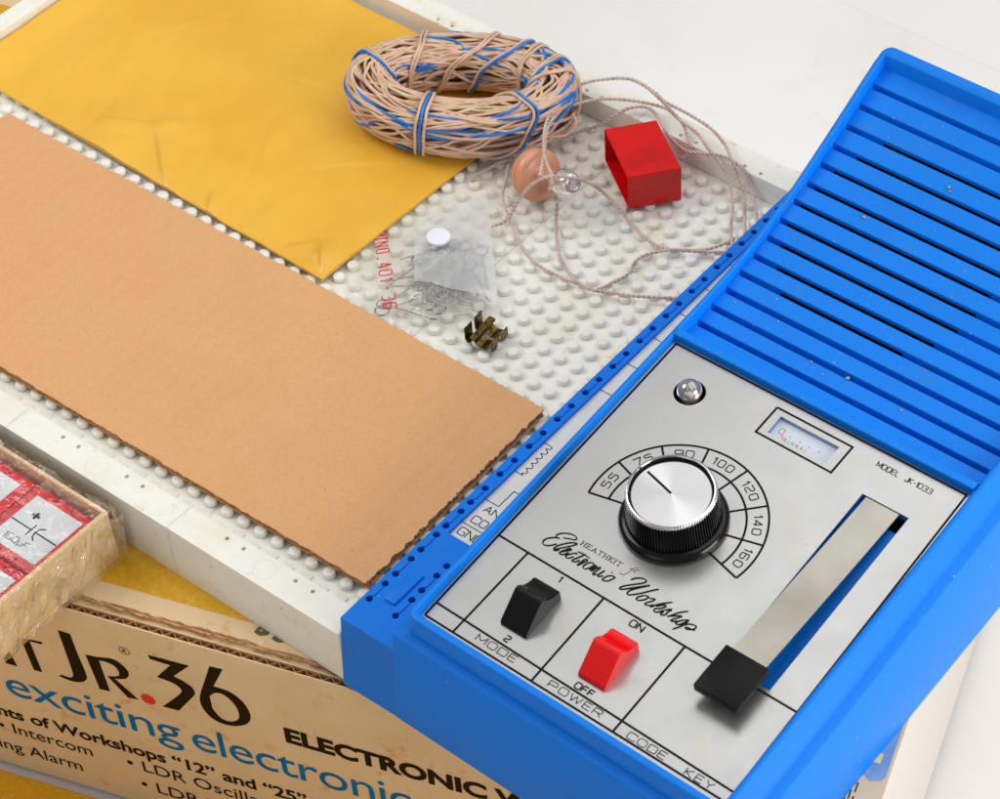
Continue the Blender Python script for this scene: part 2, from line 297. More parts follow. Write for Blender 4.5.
# ---- lettering: round-cornered stroke alphabet, flattened to a film of ink
GL = {
 '0': (1, [[(0, 0), (1, 0), (1, 1), (0, 1), 'c']]), 'O': (1, [[(0, 0), (1, 0), (1, 1), (0, 1), 'c']]),
 '1': (0.3, [[(0, 0.78), (0.3, 1), (0.3, 0)]]), '2': (1, [[(0, 0.95), (0.05, 1), (1, 1), (1, 0.55), (0, 0.4), (0, 0), (1, 0)]]),
 '3': (1, [[(0, 1), (1, 1), (1, 0.52), (0.35, 0.52)], [(0.4, 0.52), (1, 0.52), (1, 0), (0, 0)]]),
 '4': (1, [[(0.75, 0), (0.75, 1), (0, 0.28), (1, 0.28)]]), '5': (1, [[(0.95, 1), (0.05, 1), (0.05, 0.58), (1, 0.58), (1, 0), (0, 0)]]),
 '6': (1, [[(0.95, 1), (0, 1), (0, 0), (1, 0), (1, 0.56), (0.02, 0.56)]]), '7': (1, [[(0, 1), (1, 1), (0.4, 0)]]),
 '8': (1, [[(0, 0), (1, 0), (1, 0.53), (0, 0.53), 'c'], [(0.05, 0.53), (0.95, 0.53), (0.95, 1), (0.05, 1), 'c']]), '9': (1, [[(0.05, 0), (1, 0), (1, 1), (0, 1), (0, 0.46), (0.98, 0.46)]]),
 'A': (1, [[(0, 0), (0.5, 1), (1, 0)], [(0.2, 0.33), (0.8, 0.33)]]), 'C': (1, [[(1, 0.78), (1, 1), (0, 1), (0, 0), (1, 0), (1, 0.22)]]),
 'D': (1, [[(0, 0), (1, 0), (1, 1), (0, 1)], [(0, 0), (0, 1)]]), 'E': (0.85, [[(0, 0), (0, 1)], [(0, 1), (0.85, 1)], [(0, 0), (0.85, 0)], [(0, 0.52), (0.75, 0.52)]]),
 'F': (0.85, [[(0, 0), (0, 1)], [(0, 1), (0.85, 1)], [(0, 0.52), (0.75, 0.52)]]), 'G': (1, [[(1, 0.8), (1, 1), (0, 1), (0, 0), (1, 0), (1, 0.48), (0.55, 0.48)]]),
 'H': (0.9, [[(0, 0), (0, 1)], [(0.9, 0), (0.9, 1)], [(0, 0.5), (0.9, 0.5)]]), 'I': (0.05, [[(0, 0), (0, 1)]]), 'J': (0.7, [[(0.7, 1), (0.7, 0), (0, 0), (0, 0.3)]]),
 'K': (0.9, [[(0, 0), (0, 1)], [(0.85, 1), (0.05, 0.5), (0.9, 0)]]), 'L': (0.8, [[(0, 1), (0, 0), (0.8, 0)]]), 'M': (1.15, [[(0, 0), (0, 1), (0.57, 0.2), (1.15, 1), (1.15, 0)]]),
 'N': (1, [[(0, 0), (0, 1), (1, 0), (1, 1)]]), 'P': (0.95, [[(0, 0), (0, 1)], [(0, 1), (0.95, 1), (0.95, 0.45), (0, 0.45)]]), 'R': (0.95, [[(0, 0), (0, 1)], [(0, 1), (0.95, 1), (0.95, 0.47), (0, 0.47)], [(0.5, 0.47), (0.98, 0)]]),
 'S': (0.95, [[(0.95, 0.8), (0.95, 1), (0, 1), (0, 0.53), (0.95, 0.5), (0.95, 0), (0, 0), (0, 0.2)]]), 'T': (0.9, [[(0, 1), (0.9, 1)], [(0.45, 1), (0.45, 0)]]), 'W': (1.3, [[(0, 1), (0.32, 0), (0.65, 0.9), (0.98, 0), (1.3, 1)]]),
 'Y': (0.95, [[(0, 1), (0.48, 0.45), (0.95, 1)], [(0.48, 0.45), (0.48, 0)]]), '-': (0.5, [[(0, 0.48), (0.5, 0.48)]]), '.': (0.2, [[(0.3, 0), (0.55, 0.0), (0.55, 0.06), (0.3, 0.06), 'c']]), '+': (0.7, [[(0, 0.5), (0.7, 0.5)], [(0.35, 0.85), (0.35, 0.15)]]),
 ' ': (0.5, []), 'u': (0.7, [[(0, 0.65), (0, 0), (0.7, 0), (0.7, 0.65)], [(0, 0.3), (0, -0.3)]]),
}
def fillet(pts, r, closed):
    P = [Vector(p) for p in pts]; N = len(P); out = []
    for i in range(N):
        if not closed and i in (0, N - 1): out.append(P[i]); continue
        a, b, c = P[i - 1], P[i], P[(i + 1) % N]; d1 = (a - b); d2 = (c - b)
        q = min(r, d1.length * 0.45, d2.length * 0.45); p1 = b + d1.normalized() * q; p2 = b + d2.normalized() * q
        sharp = d1.normalized().dot(d2.normalized()) > 0.35
        if sharp: out.append(b); continue
        for t in (0, 0.33, 0.67, 1): out.append(p1 * (1 - t) ** 2 + b * 2 * t * (1 - t) + p2 * t * t)
    return out
def strokes(text, x, y, h, wx, gap=0.28, rad=0.24, mono=0):
    """polylines for text with its baseline start at x,y; h = cap height, wx = letter width."""
    res = []; cx = x
    for ch in text:
        wg, ls = GL.get(ch, GL[' '])
        for l in ls:
            cl = isinstance(l[-1], str); pts = l[:-1] if cl else l
            sc_p = [(p[0] * wx, p[1] * h) for p in pts]
            f = fillet(sc_p, rad * min(h, wx) * (1.25 if ch in '0O' else 1), cl)
            if cl: f.append(f[0])
            res.append([Vector((cx + p.x, y + p.y)) for p in f])
        cx += mono if mono else wg * wx + gap * wx
    return res, cx - gap * wx - x
def ink(name, lines, wd, mtx, mat, parent, lift=0.006, z=0.25):
    bm = bmesh.new()
    for l in lines:
        P = [Vector((p[0], p[1], 0)) for p in l]; run = [P[0]]
        for i in range(1, len(P)):
            run.append(P[i])
            if i < len(P) - 1 and (P[i] - P[i - 1]).length > 1e-6 and (P[i + 1] - P[i]).length > 1e-6 and (P[i] - P[i - 1]).angle(P[i + 1] - P[i]) > 0.75:
                run[-1] = P[i] + (P[i] - P[i - 1]).normalized() * wd * 0.42; tube(bm, run, wd / 2, 6)
                run = [P[i] - (P[i + 1] - P[i]).normalized() * wd * 0.42]
        tube(bm, run, wd / 2, 6)
    for v in bm.verts: v.co.z = v.co.z * z * 0.3 + lift; 
    for v in bm.verts: v.co = mtx @ v.co
    return obj(name, bm, mat, parent)
def ink_script(name, lines, wd, mtx, mat, parent, lift=0.006):
    """pen lettering: down-strokes swell, up-strokes thin out."""
    bm = bmesh.new()
    for l in lines:
        P = [Vector((p[0], p[1], 0)) for p in l]; n = len(P); R_ = []
        for i in range(n):
            d = P[min(n - 1, i + 1)] - P[max(0, i - 1)]; d = d.normalized() if d.length > 1e-6 else Vector((1, 0, 0))
            R_.append(wd / 2 * (0.62 + 0.62 * abs(d.x * 0.35 + d.y * 0.93)) * (0.6 if i in (0, n - 1) else 1))
        tube(bm, P, R_, 6)
    for v in bm.verts: v.co.z = v.co.z * 0.075 + lift; v.co = mtx @ v.co
    return obj(name, bm, mat, parent)
def polyprint(name, polys, mtx, mat, parent, lift=0.004, th=0.003):
    bm = bmesh.new()
    for outer, holes in polys: plate(bm, outer, holes, lift - th, lift)
    for v in bm.verts: v.co = mtx @ v.co
    return obj(name, bm, mat, parent)
def type_text(name, s, x, y, size, mtx, mat, parent, sx=1.0, off=0.0, shear=0.0, spacing=1.0, lift=0.004):
    cu = bpy.data.curves.new(name, 'FONT'); cu.body = s; cu.size = size; cu.size = size; cu.offset = off; cu.extrude = 0.002; cu.shear = shear; cu.space_character = spacing; cu.resolution_u = 4
    o = bpy.data.objects.new(name, cu); sc.collection.objects.link(o)
    dg = bpy.context.evaluated_depsgraph_get(); me = bpy.data.meshes.new_from_object(o.evaluated_get(dg)); bpy.data.objects.remove(o)
    me.transform(mtx @ Matrix.Translation((x, y, lift)) @ Matrix.Diagonal((sx, 1, 1, 1)))
    me.materials.clear(); return mesh_obj(name, me, mat, parent)

SE = [[(9.06, 4.82), (8.92, 4.8), (8.89, 4.9), (9.01, 5.04), (9.25, 5.16), (9.48, 5.16), (9.52, 5.06), (9.35, 4.99), (9.12, 4.9)], [(9.06, 4.82), (8.84, 4.72), (8.68, 4.54), (8.67, 4.39), (8.78, 4.32), (8.96, 4.41), (9.11, 4.59)], [(9.14, 4.34), (9.17, 4.53), (9.35, 4.77), (9.52, 4.92), (9.67, 4.96), (9.55, 4.78), (9.32, 4.53), (9.19, 4.36), (9.22, 4.34), (9.33, 4.44)], [(9.38, 4.37), (9.5, 4.58), (9.59, 4.69), (9.65, 4.65), (9.53, 4.53), (9.41, 4.4), (9.42, 4.33), (9.54, 4.36), (9.65, 4.54)], [(9.91, 4.6), (9.88, 4.65), (9.79, 4.58), (9.66, 4.42), (9.67, 4.33), (9.77, 4.34), (9.89, 4.5)], [(10.16, 4.79), (10.06, 4.6), (9.94, 4.38), (9.95, 4.32), (10.06, 4.36), (10.14, 4.5)], [(9.86, 4.72), (10.07, 4.75), (10.38, 4.73)], [(10.18, 4.28), (10.22, 4.45), (10.26, 4.61), (10.36, 4.63), (10.29, 4.47), (10.22, 4.31), (10.23, 4.27)], [(10.46, 4.3), (10.38, 4.35), (10.42, 4.52), (10.53, 4.64), (10.63, 4.61), (10.61, 4.47), (10.52, 4.33), (10.46, 4.3)], [(10.64, 4.34), (10.68, 4.5), (10.72, 4.63), (10.74, 4.52), (10.72, 4.34)], [(10.72, 4.34), (10.78, 4.52), (10.88, 4.64), (10.87, 4.51), (10.82, 4.34), (10.85, 4.28), (10.94, 4.37)], [(11.08, 4.62), (11.01, 4.44), (11.0, 4.32), (11.08, 4.34), (11.14, 4.43)], [(11.29, 4.68), (11.34, 4.69)], [(11.53, 4.57), (11.46, 4.6), (11.31, 4.53), (11.22, 4.36), (11.24, 4.27), (11.38, 4.33), (11.46, 4.44), (11.52, 4.6)]]
SW = [[(11.99, 4.79), (12.1, 4.94), (12.27, 5.05), (12.43, 5.06), (12.43, 4.94), (12.17, 4.69), (11.94, 4.46), (11.9, 4.32), (12.01, 4.36), (12.29, 4.63), (12.65, 4.97), (12.43, 4.72), (12.23, 4.45), (12.22, 4.3), (12.33, 4.31), (12.57, 4.54), (12.78, 4.79), (12.89, 4.92), (12.99, 5.0)], [(12.72, 4.55), (12.6, 4.39), (12.61, 4.28), (12.73, 4.32), (12.86, 4.47), (12.87, 4.59), (12.72, 4.55)], [(12.88, 4.58), (12.96, 4.56)], [(12.96, 4.56), (13.1, 4.63), (13.09, 4.54), (12.95, 4.35), (12.96, 4.28), (13.12, 4.34), (13.2, 4.44)], [(13.65, 4.85), (13.35, 4.57), (13.15, 4.29)], [(13.3, 4.42), (13.48, 4.61), (13.57, 4.6), (13.46, 4.43), (13.33, 4.33), (13.36, 4.24), (13.46, 4.26), (13.6, 4.45)], [(13.6, 4.45), (13.8, 4.62), (13.74, 4.45), (13.75, 4.35), (13.64, 4.25), (13.58, 4.28), (13.64, 4.4)], [(14.28, 4.85), (14.06, 4.64), (13.93, 4.44), (13.83, 4.3)], [(13.9, 4.37), (14.16, 4.56), (14.21, 4.55), (14.07, 4.35), (14.01, 4.24), (14.13, 4.28), (14.19, 4.35)], [(14.36, 4.5), (14.23, 4.35), (14.21, 4.24), (14.33, 4.27), (14.44, 4.45), (14.45, 4.55), (14.36, 4.5)], [(14.48, 4.61), (14.47, 4.35), (14.25, 4.0)], [(14.47, 4.35), (14.61, 4.48), (14.82, 4.53), (14.83, 4.4), (14.71, 4.3), (14.59, 4.26), (14.6, 4.33), (14.9, 4.36)]]
SJ = [[(11.53, 4.83), (11.62, 4.8), (11.71, 4.86), (11.76, 5.01), (11.8, 5.18), (11.93, 5.31)], [(11.71, 5.13), (11.81, 5.16), (11.92, 5.08)], [(11.92, 5.08), (11.92, 5.2), (12.03, 5.25)]]
WIND=[(4.72, -4.75), (5.07, -4.76), (5.08, -4.88), (4.94, -4.94), (5.11, -5.04), (5.08, -5.16), (4.94, -5.21), (5.09, -5.31), (5.08, -5.42), (4.93, -5.49), (5.09, -5.57), (5.08, -5.7), (4.95, -5.76), (5.1, -5.85), (5.11, -5.97), (4.96, -6.05), (5.1, -6.16), (5.1, -6.26), (4.97, -6.32), (5.06, -6.39), (4.73, -6.38)]
C1 = [(-3.13, 5.42, 1.9), (-3.32, 5.87, 2.1), (-4.1, 6.48, 2.2), (-4.99, 7.46, 2.1), (-5.7, 8.6, 2.1), (-6.02, 9.52, 2.1), (-6.06, 10.35, 2.1), (-5.93, 11.3, 2.0), (-5.41, 12.15, 1.9), (-4.69, 12.68, 1.9), (-3.93, 12.69, 1.9), (-3.01, 12.48, 1.8), (-2.39, 12.45, 1.5), (-1.76, 12.35, 1.2), (-0.98, 11.75, 0.9), (-1.0, 11.78, 0.5), (-1.2, 11.31, 0.3)]
C2 = [(-3.7, 5.6, 2.2), (-4.58, 7.01, 2.1), (-5.39, 8.21, 2.0), (-5.7, 9.36, 1.9), (-5.55, 10.47, 1.7), (-5.04, 11.45, 1.5), (-4.05, 12.17, 1.4), (-2.84, 12.58, 1.35), (-1.94, 12.38, 1.3), (-0.98, 12.23, 1.2), (-0.15, 11.84, 1.1), (0.54, 11.58, 1.0), (1.23, 11.3, 0.5), (2.03, 10.53, 0.15), (2.85, 9.25, 0.1), (3.55, 8.47, 0.1)]
C3 = [(-4.65, 12.64, 1.95), (-4.03, 12.69, 1.9), (-3.33, 12.64, 1.8), (-2.88, 12.65, 1.6), (-1.73, 12.78, 1.4), (-0.53, 12.65, 1.3), (0.36, 12.3, 1.2), (1.12, 11.72, 1.2), (1.68, 11.49, 0.6), (2.25, 11.05, 0.15), (3.06, 9.9, 0.1), (3.82, 9.03, 0.1)]
C4 = [(-5.88, 9.49, 0.25), (-5.49, 10.32, 0.3), (-5.03, 11.06, 0.4), (-4.55, 11.45, 0.9), (-4.1, 11.88, 1.2), (-3.57, 12.2, 1.3), (-3.09, 12.23, 1.2), (-2.48, 11.89, 1.1), (-1.88, 11.63, 0.95), (-0.92, 11.34, 0.95), (-0.29, 11.5, 1.0), (0.52, 11.87, 1.0), (1.19, 11.84, 1.0), (1.72, 11.77, 0.95), (2.22, 11.57, 0.3), (3.11, 10.66, 0.1), (3.81, 9.73, 0.1)]
C5 = [(-4.79, 3.81, 0.3), (-4.56, 4.34, 0.3), (-4.61, 5.04, 0.5), (-4.3, 5.4, 1.3), (-3.51, 5.38, 2.3), (-3.1, 5.62, 2.5), (-2.73, 5.96, 2.4), (-2.6, 6.88, 1.6), (-2.52, 7.81, 0.5), (-1.75, 7.77, 0.2), (-0.56, 7.32, 0.1), (0.5, 6.95, 0.1), (1.28, 6.95, 0.1), (2.04, 7.3, 0.1), (3.02, 7.94, 0.1), (3.8, 8.52, 0.1)]
C6 = [(-6.42, 6.82, 0.5), (-5.99, 6.16, 0.4), (-5.52, 5.39, 0.3), (-4.76, 4.76, 0.2), (-3.99, 4.24, 0.1), (-3.23, 3.73, 0.1), (-2.29, 3.37, 0.1), (-1.37, 3.27, 0.1), (-0.31, 3.36, 0.1), (0.52, 3.48, 0.1), (1.45, 3.9, 0.1), (2.48, 4.44, 0.1), (3.78, 5.26, 0.1)]
C7 = [(0.58, 3.4, 0.15), (0.81, 4.11, 0.1), (1.03, 4.96, 0.1), (0.84, 5.65, 0.1), (0.98, 6.31, 0.1), (1.57, 6.96, 0.15), (2.48, 7.69, 0.1), (2.97, 8.34, 0.1), (3.18, 9.06, 0.1)]
C8 = [(-3.35, 6.12, 0.6), (-3.12, 5.74, 0.1), (-2.41, 4.89, 0.05), (-1.44, 3.98, 0.1), (-0.38, 3.45, 0.15), (0.42, 3.35, 0.15)]
C9 = [(-7.38, 5.56, 0.1), (-7.04, 6.43, 0.3), (-6.72, 7.12, 0.4), (-6.3, 7.44, 0.5)]
CRUMBS = [(9.85, 7.58, 5.84, 1.0), (11.96, 9.86, 6.75, 1.0), (12.05, 9.75, 6.70, 0.7), (13.09, 1.76, 4.37, 1.1), (9.63, 2.53, 4.49, 0.6), (7.84, 2.42, 4.47, 0.6), (12.25, 1.44, 4.31, 0.6), (11.62, 1.7, 4.36, 0.7), (14.92, 0.15, 4.24, 0.8), (15.38, 1.6, 4.34, 0.6), (8.85, 10.6, 7.03, 0.5)]
CREASE = [(-19.7, 0.36, -16.6, -2.1, 0.15), (-19.7, 0.36, -21.9, -0.7, 0.10), (-15.1, -1.05, -14.3, -2.2, 0.12), (-9.6, -0.75, -8.4, -2.0, 0.16), (-9.6, -0.75, -10.7, -1.9, 0.09), (-16.4, 8.0, -19.4, 8.9, 0.05), (-18.6, 5.6, -14.8, 6.7, 0.05), (-13.5, 1.8, -10.2, 4.8, 0.04), (-24.5, 4.0, -22.0, 8.5, 0.04), (-16.0, 3.5, -14.6, 1.0, 0.05)]

# ================================================================ SETTING
bm = bmesh.new(); box(bm, -160, 160, -120, 39.8, -16.5, -13.8, 0.25, 3); t = obj('table', bm, M['table']); t['kind'] = 'structure'
bm = bmesh.new(); box(bm, -400, 400, -300, 500, -19, -18); t = obj('backdrop_floor', bm, M['backdrop']); t['kind'] = 'structure'
# ================================================================ CARTON (turned 17 degrees)
CD = Vector((0.9545, 0.2983, 0)); CNn = Vector((-0.2983, 0.9545, 0)); CO = Vector((-4.54, -18.06, 0))
CM = Matrix([[CD.x, CNn.x, 0, CO.x], [CD.y, CNn.y, 0, CO.y], [0, 0, 1, 0], [0, 0, 0, 1]])           # (t, s, z) -> world
FM = Matrix([[CD.x, 0, -CNn.x, CO.x], [CD.y, 0, -CNn.y, CO.y], [0, 1, 0, 0], [0, 0, 0, 1]])        # (t, z, out) on the front face
t0, t1, sb = -27.0, 27.8, 30.15
lid = None
bm = bmesh.new(); box(bm, -30, 28.5, -16.0, -0.35, -13.75, -13.4, 0.1, 2, CM)
lid = obj('box_lid', bm, M['yellow']); tag(lid, 'flat yellow card lid lying on the table in front of the printed carton', 'box lid')
carton = thing('cardboard_carton', 'large printed cream cardboard carton with corrugated edge under the white peg board', 'carton', tuple(CM @ Vector((0, 10, -13.4))))
bm = bmesh.new(); box(bm, t0, t1, 0.0, 0.06, -13.4, -1.84, 0, 2, CM); box(bm, t0, t1, 0.32, 0.37, -13.4, -1.86, 0, 2, CM)
front = obj('front_panel', bm, M['cream'], carton)
bm = bmesh.new()                                     # corrugated flutes seen along the torn top edge
n = int((t1 - t0) / 0.085); prev = None
for i in range(n + 1):
    tt = t0 + (t1 - t0) * i / n; ph = tt / 0.50 * 2 * PI; s_ = 0.20 + 0.10 * math.sin(ph); zt = -1.87 + 0.03 * noise.noise((tt * 1.3, 0, 0)) - 0.02 * random.random()
    cur = [bm.verts.new(CM @ Vector((tt, s_ + d, z_))) for d, z_ in ((-0.022, -3.0), (-0.022, zt), (0.022, zt), (0.022, -3.0))]
    if prev:
        for a in range(3): bm.faces.new((prev[a], cur[a], cur[a + 1], prev[a + 1]))
    prev = cur
obj('corrugated_core', bm, M['kraft_edge'], front)
bm = bmesh.new(); box(bm, t1 - 0.4, t1, 0.47, sb, -13.4, -1.80, 0.05, 2, CM); box(bm, t0, t0 + 0.4, 0.47, sb, -13.4, -1.85, 0.03, 2, CM)
box(bm, t0 + 0.41, t1 - 0.41, sb - 0.4, sb, -13.4, -1.85, 0.03, 2, CM); obj('side_panel', bm, M['paleside'], carton)
bm = bmesh.new(); box(bm, t0 + 0.05, t1 - 0.42, 0.38, 1.1, -2.5, -2.02, 0.06, 2, CM); obj('folded_liner', bm, M['cream'], carton)
# top flap with a torn front edge
bm = bmesh.new(); out = [(t1 - 0.03, sb), (t0 + 0.05, sb)]; tt = t0 + 0.05
while tt < t1 - 0.05:
    tear = 0.10 * noise.noise((tt * 0.9, 3, 0)) + 0.06 * noise.noise((tt * 3.1, 7, 0)) + 0.03 * random.random()
    if -6.5 < tt < -2.5: tear += 0.10 * noise.noise((tt * 5, 1, 4))
    out.append((tt, 0.66 + tear)); tt += 0.12
out.append((t1 - 0.03, 0.66)); plate(bm, out, [], -2.0, -1.715, CM)
flap = obj('top_flap', bm, M['cream'], carton)
tt = -10.0
while tt < 8.8:                                     # peeled paper layers along the tear
    if random.random() < 0.8:
        bm = bmesh.new()
        ww = random.uniform(0.15, 0.7); hh = random.uniform(0.03, 0.11)
        plate(bm, [(tt, 0.64), (tt + ww, 0.64), (tt + ww * 0.9, 0.64 - hh * 0.3), (tt + ww * 0.55, 0.64 - hh), (tt + ww * 0.2, 0.64 - hh * 0.7)], [], -1.86 - random.random() * 0.1, -1.80 - random.random() * 0.03, CM); obj('torn_paper', bm, M['kraft'], flap)
    tt += random.uniform(0.25, 0.6)
polyprint('yellow_print', [([(t0 + 1.3, 1.44), (24.2, 1.44), (24.2, 29.4), (t0 + 1.3, 29.4)], [])], CM @ Matrix.Translation((0, 0, -1.715)), M['yellow'], carton, 0.006, 0.004)
TOPM = CM @ Matrix.Translation((0, 0, -1.715))
polyprint('picture_print', [([(26.95, 2.15), (27.2, 1.98), (27.55, 2.08), (27.66, 2.3), (27.66, 6.2), (26.95, 6.2)], [])], TOPM, M['pr_pic'], carton, 0.006)
polyprint('pale_print', [([(26.8, 2.75), (27.35, 2.75), (27.35, 3.15), (26.8, 3.15)], []), ([(26.8, 3.85), (27.4, 3.85), (27.4, 4.5), (26.8, 4.5)], [])], TOPM, M['pr_pale'], carton, 0.012)
bm = bmesh.new()
ln = []
for i in range(9):
    tx = 26.0 + 0.2 * (i % 5)
    y = 0.9 + 0.1 * (i % 3)
    while y < 3.4:
        L_ = random.uniform(0.15, 0.5); ln.append([(tx + 0.06 * (i // 4), y), (tx + 0.06 * (i // 4), y + L_)]); y += L_ + random.uniform(0.12, 0.3)
ink('printed_lines', ln[:90], 0.05, TOPM, M['pr_black'], carton)
# two olive print characters half under the board
polyprint('olive_lettering', [([(5.35, 1.10), (5.62, 1.02), (5.85, 1.12), (5.9, 1.32), (5.7, 1.42), (5.4, 1.36)], [circle(5.56, 1.24, 0.05, 8)]), ([(6.05, 1.02), (6.32, 0.95), (6.58, 1.05), (6.6, 1.28), (6.35, 1.34), (6.1, 1.26)], [circle(6.32, 1.14, 0.05, 8)])], TOPM, M['pr_olive'], carton, 0.010)
# ---- writing on the front face (t, z)
def sp(P, n=4): return [(v.x, v.y) for v in smoothpath([(p[0], p[1], 0) for p in P], n)]
J = [(-1.98, -3.28), (-1.50, -3.30)] + sp([(-1.43, -4.5), (-1.33, -5.6), (-1.42, -5.97), (-1.70, -6.22), (-2.12, -6.31), (-2.55, -6.22)]) + sp([(-2.44, -6.08), (-2.18, -6.12), (-1.99, -6.04), (-1.90, -5.75), (-1.93, -4.6)])
Rr = [(-1.10, -4.33)] + sp([(-0.65, -4.28), (0.05, -4.12), (0.42, -4.40), (0.54, -4.72), (0.40, -5.08), (0.10, -5.26), (-0.14, -5.32)]) + [(0.64, -6.26), (0.21, -6.32), (-0.42, -5.30)] + sp([(-0.10, -5.20), (0.09, -5.05), (0.13, -4.80), (0.0, -4.52), (-0.3, -4.42), (-0.59, -4.46)]) + [(-0.50, -6.26), (-0.92, -6.30)]
T3 = [(1.57, -3.22), (3.18, -3.17), (2.41, -4.10)] + sp([(2.75, -4.22), (3.06, -4.45), (3.14, -4.80), (2.95, -5.15)]) + [(2.27, -6.21), (1.62, -6.24)] + sp([(2.25, -5.45), (2.56, -5.0), (2.58, -4.75), (2.35, -4.55), (1.90, -4.46)]) + [(1.71, -4.44), (2.40, -3.47), (1.62, -3.44)]
S6 = [(4.02, -2.84), (4.53, -2.80), (3.98, -4.02)] + sp([(4.25, -4.02), (4.62, -4.08), (5.02, -4.42), (5.22, -4.95), (5.20, -5.45), (4.93, -5.88), (4.42, -6.18), (3.95, -6.22), (3.58, -6.05), (3.33, -5.62), (3.28, -5.10), (3.42, -4.55)])
H6 = sp([(3.72, -4.72), (3.98, -4.40), (4.32, -4.36), (4.66, -4.72), (4.78, -5.2), (4.70, -5.65), (4.36, -5.95), (3.98, -5.90), (3.72, -5.45)])
Tt = [(-4.2, -4.60), (-3.95, -4.46), (-2.82, -4.33), (-2.89, -4.48), (-3.38, -4.50), (-3.26, -6.29), (-3.60, -6.30), (-3.72, -4.62)]
Tt2 = [(-4.30, -6.38), (-4.82, -6.39), (-4.74, -6.02), (-4.45, -5.55)]
polyprint('display_lettering', [(J, []), (Rr, []), (T3, []), (S6, [H6]), (Tt, []), (Tt2, [])], FM, M['pr_black'], front, 0.012)
polyprint('red_dot', [(circle(1.07, -6.05, 0.29, 24), [])], FM, M['pr_red'], front, 0.012)
ink('registered_mark', [circle(0.62, -3.40, 0.20, 20) + [(0.82, -3.40)]], 0.03, FM, M['pr_black'], front, 0.01)
type_text('registered_mark', 'R', 0.52, -3.50, 0.30, FM, M['pr_black'], front, 1.0, 0.0, lift=0.014)
type_text('blue_lettering', 'exciting', -5.22, -8.40, 2.22, FM, M['pr_blue'], front, 1.12, 0.0, spacing=0.95, lift=0.014)
type_text('blue_lettering', 'electronic experiments', 2.42, -8.42, 2.22, FM, M['pr_blue'], front, 1.04, 0.0, spacing=0.95, lift=0.014)
type_text('bold_lettering', 'ELECTRONIC WORKSHOP', 6.45, -6.18, 1.18, FM, M['pr_black'], front, 1.10, 0.05, spacing=1.0, lift=0.014)
type_text('bold_lettering', 'nts of Workshops \u201c12\u201d and \u201c25\u201d plus', -5.98, -10.02, 0.92, FM, M['pr_black'], front, 1.07, 0.020, spacing=0.98, lift=0.014)
type_text('light_lettering', '\u2022 Intercom', -6.15, -11.08, 0.95, FM, M['pr_black'], front, 0.98, 0.0, lift=0.014)
type_text('light_lettering', 'ing Alarm', -6.45, -12.36, 0.95, FM, M['pr_black'], front, 0.99, 0.0, lift=0.014)
type_text('light_lettering', '\u2022 LDR Oscillator', -0.72, -11.05, 0.95, FM, M['pr_black'], front, 1.06, 0.0, lift=0.014)
type_text('light_lettering', '\u2022 LDR Flasher', -0.35, -12.30, 0.95, FM, M['pr_black'], front, 1.06, 0.0, lift=0.014)
# ================================================================ WHITE PEG BOARD
board_t = thing('peg_board', 'off-white studded plastic peg board with a raised rim lying on the carton', 'peg board', (-12, -1, -1.7))
ZF, ZT, ZB = -0.23, 0.85, -1.7
seams = [-27.68, -19.68, -11.68, -3.68, 4.2]
edges = [-28.86] + seams
def studs(bm, x0, x1):
    for i in range(-36, 5):
        x = i * 0.8
        if not (x0 + 0.05 < x < x1 - 0.05): continue
        for j in range(-16, 15):
            wf = max(0, 1 - abs(j + 3) / 3.5)          # the old moulding is slightly warped at its far left
            lathe(bm, (x - 0.26 * wf * min(1, max(0, (-18 - x) / 8)), j * 0.8 + 0.2 * wf * min(1, max(0, (-10 - x) / 8)), 0), [(0.235, ZF - 0.02), (0.228, -0.045), (0.212, -0.012), (0.185, 0.0)], 16)
for a, b in zip(edges, edges[1:]):
    bm = bmesh.new(); g = 0.010
    box(bm, a + g, b - g, -13.93, 11.80, -0.8, ZF, 0.0)
    studs(bm, a, b)
    x = a + 0.2                                         # low nibs between the front studs and the rim
    for i in range(-36, 5):
        xx = i * 0.8
        if a + 0.3 < xx < b - 0.3: box(bm, xx - 0.05, xx + 0.42, -13.92, -13.28 + 0.10 * (i % 2), ZF - 0.02, ZF + 0.05, 0.02, 1)
    obj('stud_tile', bm, M['white_stud'], board_t, auto=38)
    for y0, y1, yc in ((-15.12, -13.94, -14.24), (11.82, 12.98, 12.07)):
        bm = bmesh.new(); holes = []
        for hx in (2.01, 2.79, 5.19, 5.97):
            if a > -28 and b < 4.1 or a == -3.68: holes.append(circle(a + hx, yc, 0.085, 10))
        e0 = a + 0.006 if a > -28 else -29.72
        plate(bm, [(e0, y0), (b - 0.006, y0), (b - 0.006, y1), (e0, y1)], holes, ZB, ZT)
        bmesh.ops.bevel(bm, geom=[e for e in bm.edges if e.is_boundary is False and len(e.link_faces) == 2 and e.calc_face_angle(0) > 1.4 and all(abs(v.co.z - ZT) < 1e-4 for v in e.verts) and (e.verts[0].co - e.verts[1].co).length > 0.3], offset=0.05, segments=2, affect='EDGES')
        obj('rim_segment', bm, M['white'], board_t)
    if a > -28 and (b < 4.1 or a == -3.68):            # faint moulded rings on the rim tops
        for yc in (-14.5, 12.45):
            bm = bmesh.new(); tube(bm, [(p[0], p[1], ZT) for p in circle(a + 4.0, yc, 0.42, 26)], 0.005, 4, True)
            obj('moulded_ring', bm, M['white'], board_t)
bm = bmesh.new(); box(bm, -29.72, -28.87, -13.93, 11.81, ZB, ZT, 0.05, 2); obj('rim_segment', bm, M['white'], board_t)
